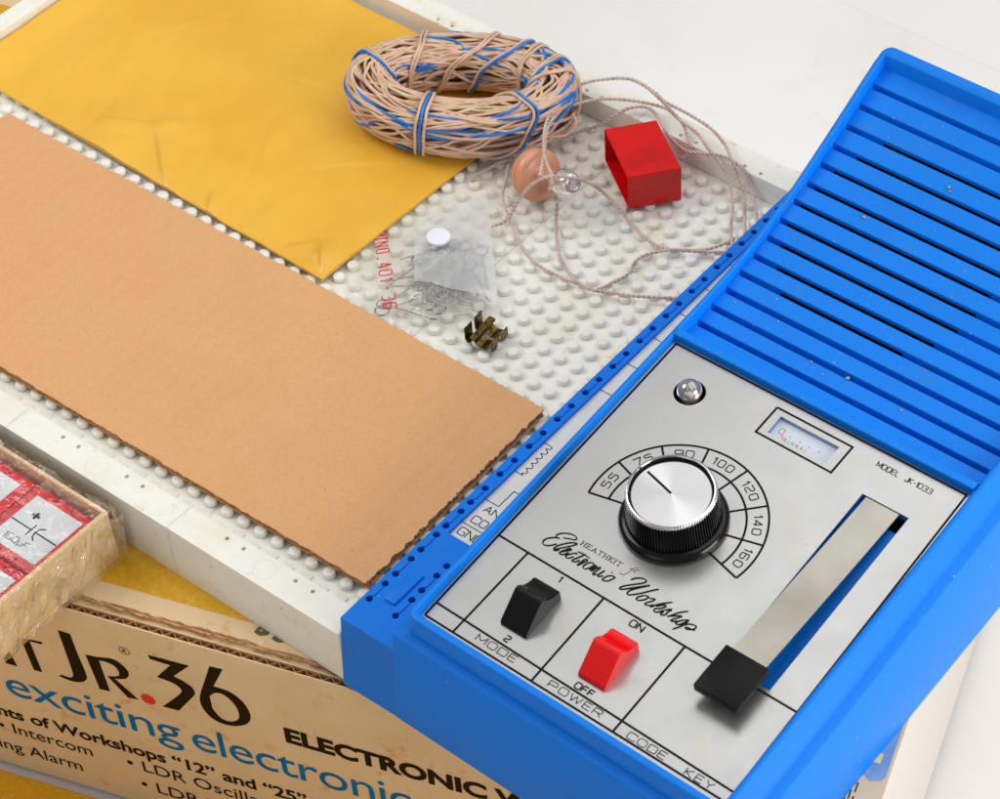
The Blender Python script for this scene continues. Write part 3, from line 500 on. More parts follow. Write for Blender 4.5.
# ================================================================ BLUE CONSOLE
cons = thing('electronics_console', 'blue plastic control console with silver panel, red and black switches and slatted grille', 'console', (12, -1, -1.7))
ZK = [(-15.5, 3.36), (-14.5, 3.42), (0, 4.66), (2, 4.83), (3.8, 5.05), (5.44, 5.45), (7.1, 6.02), (9, 6.84), (10.8, 7.68), (12.4, 8.46), (14, 9.2)]
def zr(y):
    for (a, za), (b, zb) in zip(ZK, ZK[1:]):
        if y <= b:
            return za + (zb - za) * (y - a) / (b - a)
    return ZK[-1][1]
def zrs(y): return sum(zr(y + d) for d in (-0.8, -0.4, 0, 0.4, 0.8)) / 5
def loop(x0, x1, y0, y1, r, zf, ny=34, nx=3, nc=6):
    P = []
    for i in range(ny): P.append((x1, y0 + r + (y1 - y0 - 2 * r) * i / ny))
    for i in range(nc): a = i / nc * PI / 2; P.append((x1 - r + r * math.cos(a), y1 - r + r * math.sin(a)))
    for i in range(nx): P.append((x1 - r - (x1 - x0 - 2 * r) * i / nx, y1))
    for i in range(nc): a = PI / 2 + i / nc * PI / 2; P.append((x0 + r + r * math.cos(a), y1 - r + r * math.sin(a)))
    for i in range(ny): P.append((x0, y1 - r - (y1 - y0 - 2 * r) * i / ny))
    for i in range(nc): a = PI + i / nc * PI / 2; P.append((x0 + r + r * math.cos(a), y0 + r + r * math.sin(a)))
    for i in range(nx): P.append((x0 + r + (x1 - x0 - 2 * r) * i / nx, y0))
    for i in range(nc): a = 1.5 * PI + i / nc * PI / 2; P.append((x1 - r + r * math.cos(a), y0 + r + r * math.sin(a)))
    return [(x, y - (0.017 * (x - 7) if y < -13 else 0), zf(y)) for x, y in P]
zL = lambda y: zrs(y) - 0.92
LP = [loop(6.50, 20.52, -15.25, 13.36, 0.12, lambda y: -1.7), loop(6.54, 20.45, -14.93, 13.3, 0.12, lambda y: zL(y) - 0.04), loop(6.57, 20.42, -14.89, 13.27, 0.12, lambda y: zL(y)),
      loop(6.88, 20.10, -14.62, 13.24, 0.34, zL), loop(6.90, 19.98, -14.60, 13.23, 0.36, lambda y: zL(y) + 0.10), loop(6.95, 19.66, -14.56, 13.21, 0.42, lambda y: zrs(y) - 0.04), loop(6.98, 19.63, -14.52, 13.18, 0.42, zrs),
      loop(7.12, 19.43, -14.30, 12.82, 0.12, zrs), loop(7.135, 19.42, -14.285, 12.80, 0.10, lambda y: zrs(y) - 0.03), loop(7.14, 19.41, -14.28, 12.79, 0.10, lambda y: zrs(y) - 1.5)]
bm = bmesh.new(); R_ = [[bm.verts.new(p) for p in l] for l in LP]; nn = len(LP[0])
texf = []
for li, (a, b) in enumerate(zip(R_, R_[1:])):
    for i in range(nn):
        f = bm.faces.new((a[i], a[(i + 1) % nn], b[(i + 1) % nn], b[i]))
        f.material_index = 1 if li in (0, 1, 2, 3) else 0
        if li == 0 and a[i].co.x > 20.3 and a[(i + 1) % nn].co.x > 20.3: f.material_index = 0
me_auto = 24
for f in bm.faces: f.smooth = True
for e in bm.edges:
    if len(e.link_faces) == 2 and e.calc_face_angle(0) > math.radians(30): e.smooth = False
me = bpy.data.meshes.new('shell'); bmesh.ops.recalc_face_normals(bm, faces=bm.faces[:]); bm.to_mesh(me); bm.free()
shell = mesh_obj('shell', me, [M['blue'], M['blue_tex']], cons)
# left terminal deck
bm = bmesh.new()
holes = []
def cap_hole(x, y, r=0.13): return circle(x, y, r, 12)
ys = []
yy = [-13.74, -12.94, -12.42, -11.61, -11.11, -10.3, -9.8, -9.0, -8.49, -7.7, -6.89, -6.09, -5.27, -4.48]
yv = -3.67
while yv < 12: yy.append(yv); yv += 0.81
for v in yy: holes.append(cap_hole(4.465, v))
for v in (-13.77, -12.94, -12.44, -11.66, -11.15): holes.append(cap_hole(5.64, v))
XL, YF = 4.22, -14.89
outer = [(XL, YF), (6.6, YF), (6.6, -10.0), (4.73, -10.0), (4.73, 12.9), (XL, 12.9)]
plate(bm, outer, holes, 1.25, 1.55)
deck = obj('terminal_deck', bm, M['blue'], cons)
def rib(*a):
    bm = bmesh.new(); box(bm, *a, 0.03, 2); obj('raised_rib', bm, M['blue'], deck, auto=40)
for y0, y1 in ((-13.60, -13.08), (-12.28, -11.75), (-10.97, -10.44), (-9.66, -9.14), (-8.35, -7.84), (-6.75, -6.23), (-5.13, -4.62)): rib(4.40, 4.53, y0, y1, 1.5, 1.60)
for i in range(10): rib(4.40, 4.53, -3.53 + 1.62 * i, -3.0 + 1.62 * i, 1.5, 1.60)
for y0, y1 in ((-13.63, -13.08), (-12.30, -11.80)): rib(5.57, 5.70, y0, y1, 1.5, 1.60)
rib(4.89, 5.35, -13.48, -11.95, 1.5, 1.64)
bm = bmesh.new()                                       # walls of the base below the deck
for p, q in (((XL, YF), (6.62, YF)),):
    pass
v = [(XL, YF, 1.545), (7.4, YF + 0.03, 1.545), (7.4, -15.22, -1.7), (XL, -15.25, -1.7)]
bm.faces.new([bm.verts.new(p) for p in v])
v = [(XL, YF, 1.545), (XL, -15.25, -1.7), (XL, 13.1, -1.7), (XL, 12.9, 1.545)]; bm.faces.new([bm.verts.new(p) for p in v])
v = [(XL, 12.9, 1.545), (XL, 13.1, -1.7), (6.7, 13.1, -1.7), (6.7, 12.9, 1.545)]; bm.faces.new([bm.verts.new(p) for p in v])
obj('base_wall', bm, M['blue_tex'], cons)
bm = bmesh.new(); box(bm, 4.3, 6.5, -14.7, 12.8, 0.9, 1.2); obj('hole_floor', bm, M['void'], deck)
# printed label strip
bm = bmesh.new(); box(bm, 4.735, 6.6, -9.985, 12.85, 1.22, 1.42); lab = obj('label_strip', bm, M['label'], cons)
LM = Matrix.Translation((0, 0, 1.42))
lab_lines = [[(4.74, -9.26), (6.5, -9.26)], [(4.74, -8.0), (5.30, -8.0)], [(5.30, -8.0), (5.30, -7.15), (6.5, -7.15)]]
for i in range(9): lab_lines.append([(4.74, -1.52 + 1.615 * i), (5.9, -1.52 + 1.615 * i)])
ink('label_lines', lab_lines, 0.035, LM, M['ink'], lab)
ink('winding_symbol', [sp(WIND, 3)], 0.035, LM, M['ink'], lab)
ink('label_lettering', strokes('GND', 4.88, -9.76, 0.34, 0.27)[0] + strokes('ANT', 4.98, -8.47, 0.30, 0.27)[0] + strokes('COIL', 4.92, -9.08, 0.32, 0.27)[0], 0.04, LM, M['ink'], lab)
ink('diode_symbols', [circle(5.42, y, 0.12, 12) + [(5.54, y)] for y in (0.9, 2.5, 4.1)] + [[(5.42, y + 0.12), (5.42, y + 0.6)] for y in (0.9, 2.5, 4.1)], 0.04, LM, M['ink'], lab)
# ---- face plate on a plane sloped 5.5 degrees
TH = math.atan(0.0956); cT, sT = math.cos(TH), math.sin(TH)
PM = Matrix([[1, 0, 0, 0], [0, cT, -sT, -14], [0, sT, cT, 3.05], [0, 0, 0, 1]])
bm = bmesh.new()
plate(bm, [(7.16, -0.24), (19.40, -0.42), (19.40, 13.79), (7.16, 13.79)], [[(16.33, 3.85), (18.15, 3.85), (18.15, 11.86), (16.33, 11.86)], [(12.21, 12.23), (14.60, 12.23), (14.60, 13.06), (12.21, 13.06)], circle(8.98, 12.19, 0.57, 40)], -0.08, 0.0, PM)
fp = obj('face_plate', bm, M['plate'], cons)
bm = bmesh.new(); box(bm, 7.14, 16.2, -0.24, 11.5, -0.5, -0.1, mtx=PM); box(bm, 7.14, 8.3, 11.51, 13.79, -0.5, -0.1, mtx=PM); box(bm, 9.65, 12.09, 11.51, 13.79, -0.5, -0.1, mtx=PM); box(bm, 18.3, 19.42, -0.3, 13.9, -0.5, -0.1, mtx=PM); box(bm, 14.75, 18.3, 12.0, 13.9, -0.5, -0.1, mtx=PM); obj('plate_support', bm, M['blue'], cons)
B = 0.055
bl = [[(7.29, 0), (19.33, -0.13), (19.28, 8.1), (19.23, 13.71), (7.30, 13.71), (7.27, 0.0)], [(7.29, 0.58), (19.33, 0.29)], [(7.30, 3.80), (15.0, 3.71), (19.3, 3.69)], [(8.45, 0.0), (8.53, 3.78)], [(11.70, -0.05), (11.70, 3.74)], [(14.96, -0.08), (14.98, 3.70)],
      [(11.88, 13.31), (14.98, 13.30), (14.97, 12.01), (11.87, 12.04), (11.88, 13.31)]]
ink('border_lines', bl, 0.082, PM, M['ink'], fp)
dc = (11.755, 7.51)
pol = lambda r, a: (dc[0] + r * math.cos(math.radians(a)), dc[1] + r * math.sin(math.radians(a)))
A0, A1 = 192.2, -13.8; A = [192.2, 162.9, 133.9, 104.3, 74.4, 44.3, 14.5, -13.8]
dl = [[pol(3.14, A0 + (A1 - A0) * i / 90) for i in range(91)], [pol(2.40, A0 + (A1 - A0) * i / 90) for i in range(91)]] + [[pol(1.75, a), pol(3.14, a)] for a in A]
ink('dial_scale', dl, 0.08, PM, M['ink'], fp)
nums = []
for s_, a in zip(['55', '75', '90', '100', '120', '140', '160'], [(p + q) / 2 for p, q in zip(A, A[1:])]):
    L_, wd = strokes(s_, 0, 0, 0.29, 0.23 if len(s_) > 2 else 0.27, 0.55 if len(s_) > 2 else 0.4); rr = 2.63; ar = math.radians(a)
    for l in L_:
        o_ = []
        for p in l:
            u = p[0] - wd / 2; r_ = rr + p[1]; th = ar - u / (rr + 0.15)
            o_.append((dc[0] + r_ * math.cos(th), dc[1] + r_ * math.sin(th)))
        nums.append(o_)
ink('dial_numbers', nums, 0.046, PM, M['ink2'], fp)
for s_, x, y, h, wx, gp in (('MODE', 9.22, 0.17, 0.25, 0.32, 0.32), ('POWER', 12.22, 0.09, 0.25, 0.32, 0.36), ('CODE', 15.42, -0.01, 0.25, 0.30, 0.32), ('KEY', 17.66, -0.05, 0.25, 0.30, 0.36)):
    ink('thin_lettering', strokes(s_, x, y, h, wx, gp)[0], 0.036, PM, M['ink2'], fp)
for s_, x, y, h, wx, gp in (('1', 10.05, 3.42, 0.22, 0.17, 0.3), ('2', 10.0, 0.66, 0.22, 0.17, 0.3), ('ON', 12.98, 3.36, 0.25, 0.22, 0.3), ('OFF', 12.95, 0.53, 0.23, 0.21, 0.3)):
    ink('bold_lettering', strokes(s_, x, y, h, wx, gp)[0], 0.055, PM, M['ink'], fp)
ink('model_lettering', strokes('MODEL  JK-1033', 16.06, 13.07, 0.21, 0.145, 0.28)[0], 0.034, PM, M['ink2'], fp)
hk = []
xx = 9.78
for ch in 'HEATHKIT':
    L_, wd = strokes(ch, xx, 5.0, 0.17, 0.15); hk += L_
    for l in L_:
        for e in (l[0], l[-1]):
            if e[1] < 5.01 or e[1] > 5.16: hk.append([(e[0] - 0.035, e[1]), (e[0] + 0.035, e[1])])
    xx += wd + 0.09
ink('small_serif_lettering', hk, 0.026, PM, M['ink2'], fp)
ink('small_script', [sp(l) for l in SJ], 0.022, PM, M['ink2'], fp)
for S_ in (SE, SW): ink_script('script_lettering', [sp(l) for l in S_], 0.058, PM, M['ink'], fp)
# ---- tuning knob
kn = thing('x', '', 'x'); bpy.data.objects.remove(kn)
KM = PM @ Matrix.Translation((dc[0], dc[1], 0))
bm = bmesh.new(); NT = 96
lathe(bm, (0, 0, 0), [(1.72, 0.02), (1.84, 0.06), (1.86, 0.14), (1.80, 0.26), (1.66, 0.34)], 64)
rings = []
for r, z in ((1.60, 0.33), (1.55, 0.9), (1.49, 1.51)):
    rings.append([bm.verts.new(((r + (0.035 if i % 4 in (0, 1) else -0.03)) * math.cos(2 * PI * i / (4 * NT)), (r + (0.035 if i % 4 in (0, 1) else -0.03)) * math.sin(2 * PI * i / (4 * NT)), z)) for i in range(4 * NT)])
for a, b in zip(rings, rings[1:]):
    for i in range(4 * NT): bm.faces.new((a[i], a[(i + 1) % (4 * NT)], b[(i + 1) % (4 * NT)], b[i]))
for v in bm.verts: v.co = KM @ v.co
knob = obj('tuning_knob', bm, M['black'], cons, auto=50)
bm = bmesh.new(); lp = []
for r, z, tooth in ((1.50, 1.50, 1), (1.49, 1.60, 1), (1.47, 1.635, 0), (1.42, 1.64, 0), (1.41, 1.60, 0)):
    lp.append([bm.verts.new(KM @ Vector(((r + (0.03 if (i % 4 in (0, 1) and tooth) else 0)) * math.cos(2 * PI * i / (4 * NT)), (r + (0.03 if (i % 4 in (0, 1) and tooth) else 0)) * math.sin(2 * PI * i / (4 * NT)), z))) for i in range(4 * NT)])
for a, b in zip(lp, lp[1:]):
    for i in range(4 * NT): bm.faces.new((a[i], a[(i + 1) % (4 * NT)], b[(i + 1) % (4 * NT)], b[i]))
obj('chrome_ring', bm, M['chrome'], knob, auto=50)
bm = bmesh.new(); lathe(bm, (0, 0, 0), [(1.42, 1.62), (1.39, 1.46), (1.30, 1.45)], 72, True, KM); obj('recess', bm, M['black2'], knob)
bm = bmesh.new(); lathe(bm, (0, 0, 0), [(1.335, 1.450), (1.332, 1.465), (1.32, 1.472)], 96, True)
capo = obj('spun_cap', bm, M['spun'], knob, auto=30)
# put the cap's own origin on its axis, so the turned-metal grain runs round it
capo.data.transform(Matrix.Translation(Vector(cons.location)))
capo.matrix_local = Matrix.Translation(-Vector(cons.location)) @ KM
ink('pointer_line', [[pol(0.02, 166), pol(1.22, 166)]], 0.09, PM @ Matrix.Translation((0, 0, 1.473)), M['ink'], knob)
# ---- rocker switches
def rocker(x0, s0, mat, nm, label):
    prof = [(0.0, 0.0), (0.03, 0.16), (0.86, 0.86), (0.95, 0.93), (1.08, 0.93), (1.14, 0.87), (1.22, 0.76), (1.36, 0.63), (1.55, 0.52), (1.72, 0.47), (1.84, 0.46), (1.88, 0.38), (1.88, 0.0)]
    bm = bmesh.new(); wdt = 1.06
    L_ = [bm.verts.new((x0, s0 + a, h)) for a, h in prof]; R2 = [bm.verts.new((x0 + wdt, s0 + a, h)) for a, h in prof]
    for i in range(len(prof) - 1): bm.faces.new((L_[i], L_[i + 1], R2[i + 1], R2[i]))
    bm.faces.new(L_[::-1]); bm.faces.new(R2)
    bmesh.ops.recalc_face_normals(bm, faces=bm.faces[:])
    es = [e for e in bm.edges if len(e.link_faces) == 2 and e.calc_face_angle(0) > 0.6]
    bmesh.ops.bevel(bm, geom=es, offset=0.035, segments=3, affect='EDGES')
    for v in bm.verts: v.co = PM @ v.co
    o = obj(nm, bm, mat, cons, auto=35); o['label'] = label
    return o
r1 = rocker(9.52, 1.08, M['black'], 'rocker_switch', 'black mode rocker switch')
r2 = rocker(12.80, 0.92, M['red2'], 'rocker_switch', 'red power rocker switch')
# ---- code key: springy strip over a well, black pad at its end
bm = bmesh.new(); box(bm, 16.2, 18.28, 3.7, 11.98, -0.50, -0.30, mtx=PM)
for a in ((16.2, 16.325, 3.7, 11.98), (18.155, 18.28, 3.7, 11.98), (16.33, 18.15, 3.7, 3.845), (16.33, 18.15, 11.87, 11.98)): box(bm, a[0], a[1], a[2], a[3], -0.298, -0.085, mtx=PM)
obj('key_well', bm, M['blue'], cons)
bm = bmesh.new(); box(bm, 17.72, 18.13, 11.28, 11.84, -0.298, -0.27, mtx=PM); obj('well_hole', bm, M['void'], cons)
bm = bmesh.new(); n = 24; pv = None
for i in range(n + 1):
    t_ = i / n; s_ = 11.84 - t_ * 8.4; h = -0.04 + 0.66 * t_ ** 1.15
    cur = [bm.verts.new(PM @ Vector((x, s_, h + d))) for x, d in ((16.49, 0), (17.79, 0), (17.79, -0.05), (16.49, -0.05))]
    if pv:
        for a in range(4): bm.faces.new((pv[a], pv[(a + 1) % 4], cur[(a + 1) % 4], cur[a]))
    else: bm.faces.new(cur)
    pv = cur
bm.faces.new(pv[::-1]); key = obj('code_key', bm, M['nickel'], cons)
bm = bmesh.new(); box(bm, 16.34, 17.97, 2.34, 4.12, 0.44, 0.80, 0.035, 2, PM); obj('key_pad', bm, M['black2'], key, auto=40)
# ---- lamp
BMx = PM @ Matrix.Translation((8.98, 12.19, 0))
bm = bmesh.new(); lathe(bm, (0, 0, 0), [(0.56, -0.085), (0.55, -0.75)], 32, True, BMx); obj('lamp_socket', bm, M['black2'], cons)
bm = bmesh.new(); lathe(bm, (0, 0, 0), [(0.44, -0.6), (0.455, 0.05)] + [(0.455 * math.cos(a * PI / 24), 0.05 + 0.45 * math.sin(a * PI / 24)) for a in range(1, 12)] + [(0.01, 0.50)], 32, True, BMx)
lamp = obj('indicator_lamp', bm, M['glass'], cons, smooth=True)
bm = bmesh.new(); lathe(bm, (0, 0, 0), [(0.40, -0.62), (0.40, -0.30), (0.30, -0.28)], 24, True, BMx)
obj('lamp_base', bm, M['black'], lamp)
bm = bmesh.new(); lathe(bm, (0.03, 0, 0), [(0.10, -0.28), (0.13, -0.12), (0.08, -0.02)], 16, True, BMx); tube(bm, [BMx @ Vector(p) for p in ((0.06, 0.02, -0.05), (0.14, 0.02, 0.16), (-0.05, 0.06, 0.20), (-0.14, 0.05, 0.14), (-0.06, 0, -0.05))], 0.015, 5)
obj('filament', bm, M['enamel'], lamp)
# ---- signal meter
bm = bmesh.new(); box(bm, 12.12, 14.7, 12.14, 13.15, -0.34, -0.22, mtx=PM); mt_ = obj('signal_meter', bm, M['meter'], cons)
bm = bmesh.new()
for a in ((12.1, 12.22, 12.12, 13.17), (14.59, 14.71, 12.12, 13.17), (12.22, 14.59, 12.12, 12.235), (12.22, 14.59, 13.055, 13.17)): box(bm, a[0], a[1], a[2], a[3], -0.218, -0.085, mtx=PM)
k = Mat('blue_grey_bezel', srgb(96, 140, 206), 0.3); obj('bezel', bm, k.m, mt_)
bm = bmesh.new(); box(bm, 12.23, 14.58, 12.245, 13.045, -0.10, -0.09, mtx=PM); obj('window', bm, film('window_plastic', 0.04, G(0.8), 0.05, 0.0, 1, 0.5), mt_)
DMx = PM @ Matrix.Translation((-0.10, 0.13, -0.22))
ink('meter_zero', strokes('0', 12.52, 12.43, 0.24, 0.17)[0], 0.03, DMx, M['ink2'], mt_)
ink('meter_lettering', strokes('SIGNAL', 12.86, 12.24, 0.12, 0.09, 1.1)[0], 0.02, DMx, M['ink2'], mt_)
polyprint('red_dots', [(circle(x, 12.50, 0.035, 10), []) for x in (12.98, 13.37, 13.76, 14.16)], DMx, M['pr_red'], mt_, 0.006)
ink('needle', [[(12.70, 12.42), (12.86, 12.22)]], 0.07, DMx @ Matrix.Translation((0, 0, 0.08)), Mat('pink_needle', srgb(240, 90, 110), 0.4).m, mt_)
ink('meter_ticks', [[(12.9 + i * 0.05, 12.16), (12.9 + i * 0.05, 12.21)] for i in range(30)], 0.02, DMx, M['ink2'], mt_)
# ---- grille
SAW = [(1.16, 4.25, 3.93), (1.99, 4.40, 4.07), (2.87, 4.54, 4.20), (3.72, 4.75, 4.40), (4.59, 4.91, 4.57), (5.44, 5.16, 4.81), (6.24, 5.44, 5.09), (7.11, 5.71, 5.36), (7.96, 5.95, 5.60), (8.81, 6.29, 5.95), (9.60, 6.62, 6.27), (10.45, 6.98, 6.62), (11.28, 7.38, 7.02), (12.13, 7.76, 7.41)]
SLOT = {3.72: (8.89, 14.07), 4.59: (8.11, 14.8), 5.44: (7.66, 15.23), 6.24: (7.42, 15.46), 7.11: (7.39, 15.5), 7.96: (7.42, 15.46), 8.81: (7.68, 15.23), 9.60: (8.14, 14.8), 10.45: (8.74, 14.07)}
GX0, GX1 = 7.13, 19.42
bm = bmesh.new()
def quad(*P): bm.faces.new([bm.verts.new(p) for p in P])
def strip(y0, z0, y1, z1, x0=GX0, x1=GX1): quad((x0, y0, z0), (x1, y0, z0), (x1, y1, z1), (x0, y1, z1))
strip(-0.27, 4.20, -0.27, 4.66); strip(-0.27, 4.66, -0.24, 4.70); strip(-0.24, 4.70, 0.04, 4.70); strip(0.04, 4.70, 0.08, 4.67); strip(0.08, 4.67, 0.12, 4.28)
py, pz = 0.12, 4.28
c = 0.025
for q, (y, zt, zb) in enumerate(SAW):
    z0_ = SAW[q - 1][1] if q else 4.28; y0_ = SAW[q - 1][0] if q else 0.12
    slp = (zt - z0_) / (y - y0_) if q else -0.05; gw = 0.345 / (1.30 + slp) if q else 0.20
    yb = y - gw; zbk = (zt - slp * gw) if q else 4.19; zfl = zb - 0.25
    strip(py, pz, yb - c, zbk - c * slp); strip(yb - c, zbk - c * slp, yb, zbk - c); strip(yb, zbk - c, yb, zfl); strip(yb, zfl, y, zfl)
    if y in SLOT:
        a, b = SLOT[y]; zm = zt - 0.17
        strip(y, zm, y, zt - c); strip(y, zfl, y, zm, GX0, a); strip(y, zfl, y, zm, b, GX1)
        for xx in (a, b): quad((xx, y, zfl), (xx, y, zm), (xx, y + 0.35, zm), (xx, y + 0.35, zfl))
        quad((a, y, zm), (b, y, zm), (b, y + 0.35, zm), (a, y + 0.35, zm))
    else: strip(y, zfl, y, zt - c)
    strip(y, zt - c, y + c, zt)
    py, pz = y + c, zt
strip(py, pz, 12.50, 7.90); strip(12.50, 7.90, 12.81, 8.04)
bmesh.ops.remove_doubles(bm, verts=bm.verts[:], dist=0.0005)
gr = obj('speaker_grille', bm, M['blue'], cons)
bm = bmesh.new()
for y, (a, b) in SLOT.items():
    zt, zb = [(t_, b_) for y_, t_, b_ in SAW if y_ == y][0]
    box(bm, a - 0.02, b + 0.02, y + 0.03, y + 0.30, zb - 0.4, zt - 0.175)
    box(bm, a, b, y - 0.19, y + 0.02, zb - 0.30, zb - 0.245)
obj('slot_shade', bm, M['void'], gr)  # near-black boxes stand in for the shade inside the open slots
# ================================================================ LOOSE THINGS ON THE BOARD
# ---- sheet of corrugated cardboard, ragged edges
def ragged(P, step, amp, seed):
    out = []
    for i in range(len(P)):
        a, b = Vector(P[i]), Vector(P[(i + 1) % len(P)]); n = max(1, int((b - a).length / step)); nrm = Vector((-(b - a).y, (b - a).x)).normalized()
        for k_ in range(n):
            p = a + (b - a) * k_ / n; am = amp[i] if isinstance(amp, (list, tuple)) else amp
            d = am * (noise.noise((p.x * 2.3 + seed, p.y * 2.3, 0)) + 0.7 * noise.noise((p.x * 9 + seed, p.y * 9, 3)) + 0.5 * (random.random() - 0.5))
            out.append((p.x + nrm.x * d, p.y + nrm.y * d))
    return out
card = thing('cardboard_sheet', 'tan corrugated cardboard sheet lying across the studs of the white board', 'cardboard', (-11, -8, 0.02))
def cz(x, y): return 0.0 + 0.10 * math.exp(-((x + 25) ** 2 + (y + 2.7) ** 2) / 10)
C4_ = [(-25.03, -12.98), (3.22, -12.66), (3.12, -8.5), (3.02, -2.70), (-25.02, -2.72)]
bm = bmesh.new(); plate(bm, ragged(C4_, 0.11, [0.045, 0.09, 0.09, 0.05, 0.05], 1.0), [], 0.30, 0.36, zf=cz)
top = obj('top_liner', bm, M['kraft'], card)
bm = bmesh.new(); plate(bm, ragged([(-24.99, -12.93), (3.16, -12.60), (3.06, -8.5), (2.96, -2.75), (-24.98, -2.76)], 0.09, [0.10, 0.12, 0.12, 0.06, 0.05], 8.0), [], 0.07, 0.298, zf=cz)
obj('corrugated_core', bm, M['kraft_edge'], card)
bm = bmesh.new(); plate(bm, ragged([(-25.0, -12.96), (3.2, -12.62), (3.05, -2.72), (-25.0, -2.74)], 0.11, 0.05, 4.0), [], 0.015, 0.068, zf=cz); obj('bottom_liner', bm, M['kraft'], card)
bm = bmesh.new()
for i in range(380):                                   # frayed paper fibres along the cut edges
    if i < 260: x = random.uniform(-25, 3.1); p = Vector((x, -12.98 + (x + 25) * 0.0113, 0)); d = Vector((random.uniform(-.6, .6), -1, 0)); z0 = random.uniform(0.12, 0.36); Ln = random.uniform(0.03, 0.12)
    else: y = random.uniform(-12.5, -2.8); p = Vector((3.2 - (y + 12.6) * 0.018, y, 0)); d = Vector((1, random.uniform(-.8, .8), 0)); z0 = random.uniform(0.10, 0.36); Ln = random.uniform(0.04, 0.14)
    d.normalize(); q = p - d * 0.03; sdir = Vector((-d.y, d.x, 0)) * random.uniform(0.015, 0.05)
    vs = [bm.verts.new(v) for v in (q + Vector((0, 0, z0)) + sdir, q + Vector((0, 0, z0)) - sdir, q + d * Ln + Vector((0, 0, z0 + random.uniform(-.04, .05))))]; bm.faces.new(vs)
obj('frayed_fibres', bm, M['kraft_edge'], card)
bm = bmesh.new()
for i in range(260):                                   # pale paper crumbs along the back edge
    x = random.uniform(-25, 3.0); sdir = random.uniform(0.012, 0.035); y = -2.71 + random.uniform(-0.02, 0.06); z0 = random.uniform(0.26, 0.37)
    vs = [bm.verts.new((x + sdir * math.cos(a_) * random.uniform(0.8, 1.6), y + sdir * math.sin(a_), z0 + random.uniform(-.015, .02))) for a_ in (0, 1.3, 2.5, 3.8, 5.0)]; bm.faces.new(vs)
obj('paper_crumbs', bm, M['kraft'], card)
# ---- manila envelope
env = thing('manila_envelope', 'large yellow manila envelope with creased corner lying under the coil of wire', 'envelope', (-18, 5, 0.1))
EA, EB, EC, ED = Vector((-28.8, -1.62)), Vector((-8.28, -2.26)), Vector((-7.95, 11.45)), Vector((-28.8, 11.6))
def ez(x, y):
    u = (x + 28.8) / 20.7; v = (y + 2.0) / 13.5
    z = 0.10 + 0.22 * max(0, math.sin(PI * min(1, max(0, u)))) ** 0.6 * max(0, math.sin(PI * min(1, max(0, v)))) ** 0.6
    z += 0.14 * abs(noise.noise((x * 0.17, y * 0.22, 2))) + 0.05 * noise.noise((x * 0.5, y * 0.5, 5))
    dx, dy = x + 19.3, y - 0.9                         # sharp dents
    r = math.hypot(dx, dy); z += 0.34 * math.exp(-r * 1.0) * (0.55 + 0.45 * math.tanh((dx - dy) * 2.2))
    dx, dy = x + 9.3, y + 1.5; r = math.hypot(dx, dy); z += 0.20 * math.exp(-r * 1.6) * (0.55 + 0.45 * math.tanh((dx * 0.6 + dy) * 3))
    dx, dy = x + 12.6, y + 0.7; r = math.hypot(dx, dy); z += 0.12 * math.exp(-r * 1.5) * (0.6 + 0.4 * math.tanh(dx * 3))
    for ax_, ay_, bx_, by_, h_ in CREASE:               # sharp handling creases
        ex, ey = bx_ - ax_, by_ - ay_; L2 = math.hypot(ex, ey); t_ = ((x - ax_) * ex + (y - ay_) * ey) / (L2 * L2); s_ = ((x - ax_) * -ey + (y - ay_) * ex) / L2
        if -0.1 < t_ < 1.1: z += h_ * max(0, 1 - abs(s_) / 0.75) * max(0, math.sin(PI * (t_ + 0.1) / 1.2)) * (1 if s_ > 0 else max(0, 1 + s_ / 0.22))
    z += 0.05 * abs(noise.noise((x * 0.9 + y * 0.4, y * 0.25, 9)))
    z += 0.35 * math.exp(-((x + 28.8) / 1.0) ** 2)
    return z
bm = bmesh.new(); nu, nv = 300, 190; g = []
for j in range(nv + 1):
    row = []
    for i in range(nu + 1):
        u, v = i / nu, j / nv; p = (EA * (1 - u) + EB * u) * (1 - v) + (ED * (1 - u) + EC * u) * v
        if i in (0, nu) or j in (0, nv): p = p + Vector((0.03 * noise.noise((p.x, p.y, 0)), 0.03 * noise.noise((p.y, p.x, 1))))
        row.append(bm.verts.new((p.x, p.y, ez(p.x, p.y))))
    g.append(row)
for j in range(nv):
    for i in range(nu): bm.faces.new((g[j][i], g[j][i + 1], g[j + 1][i + 1], g[j + 1][i]))
bd = [g[0][i] for i in range(nu + 1)] + [g[j][nu] for j in range(1, nv + 1)] + [g[nv][i] for i in range(nu - 1, -1, -1)] + [g[j][0] for j in range(nv - 1, 0, -1)]
lo = [bm.verts.new((v.co.x, v.co.y, 0.03)) for v in bd]
for i in range(len(bd)): bm.faces.new((bd[i], bd[(i + 1) % len(bd)], lo[(i + 1) % len(lo)], lo[i]))
obj('paper_body', bm, M['manila'], env, auto=50)
EM = Matrix.Translation((-10.2, 8.3, ez(-9.8, 8.5) + 0.05)) @ Matrix.Rotation(math.radians(35), 4, 'Z')
ink('printed_number', strokes('100-65', 0.2, 0.30, 0.26, 0.17)[0] + strokes('1006', 0.5, -0.12, 0.26, 0.17)[0], 0.045, EM, M['pr_black'], env)
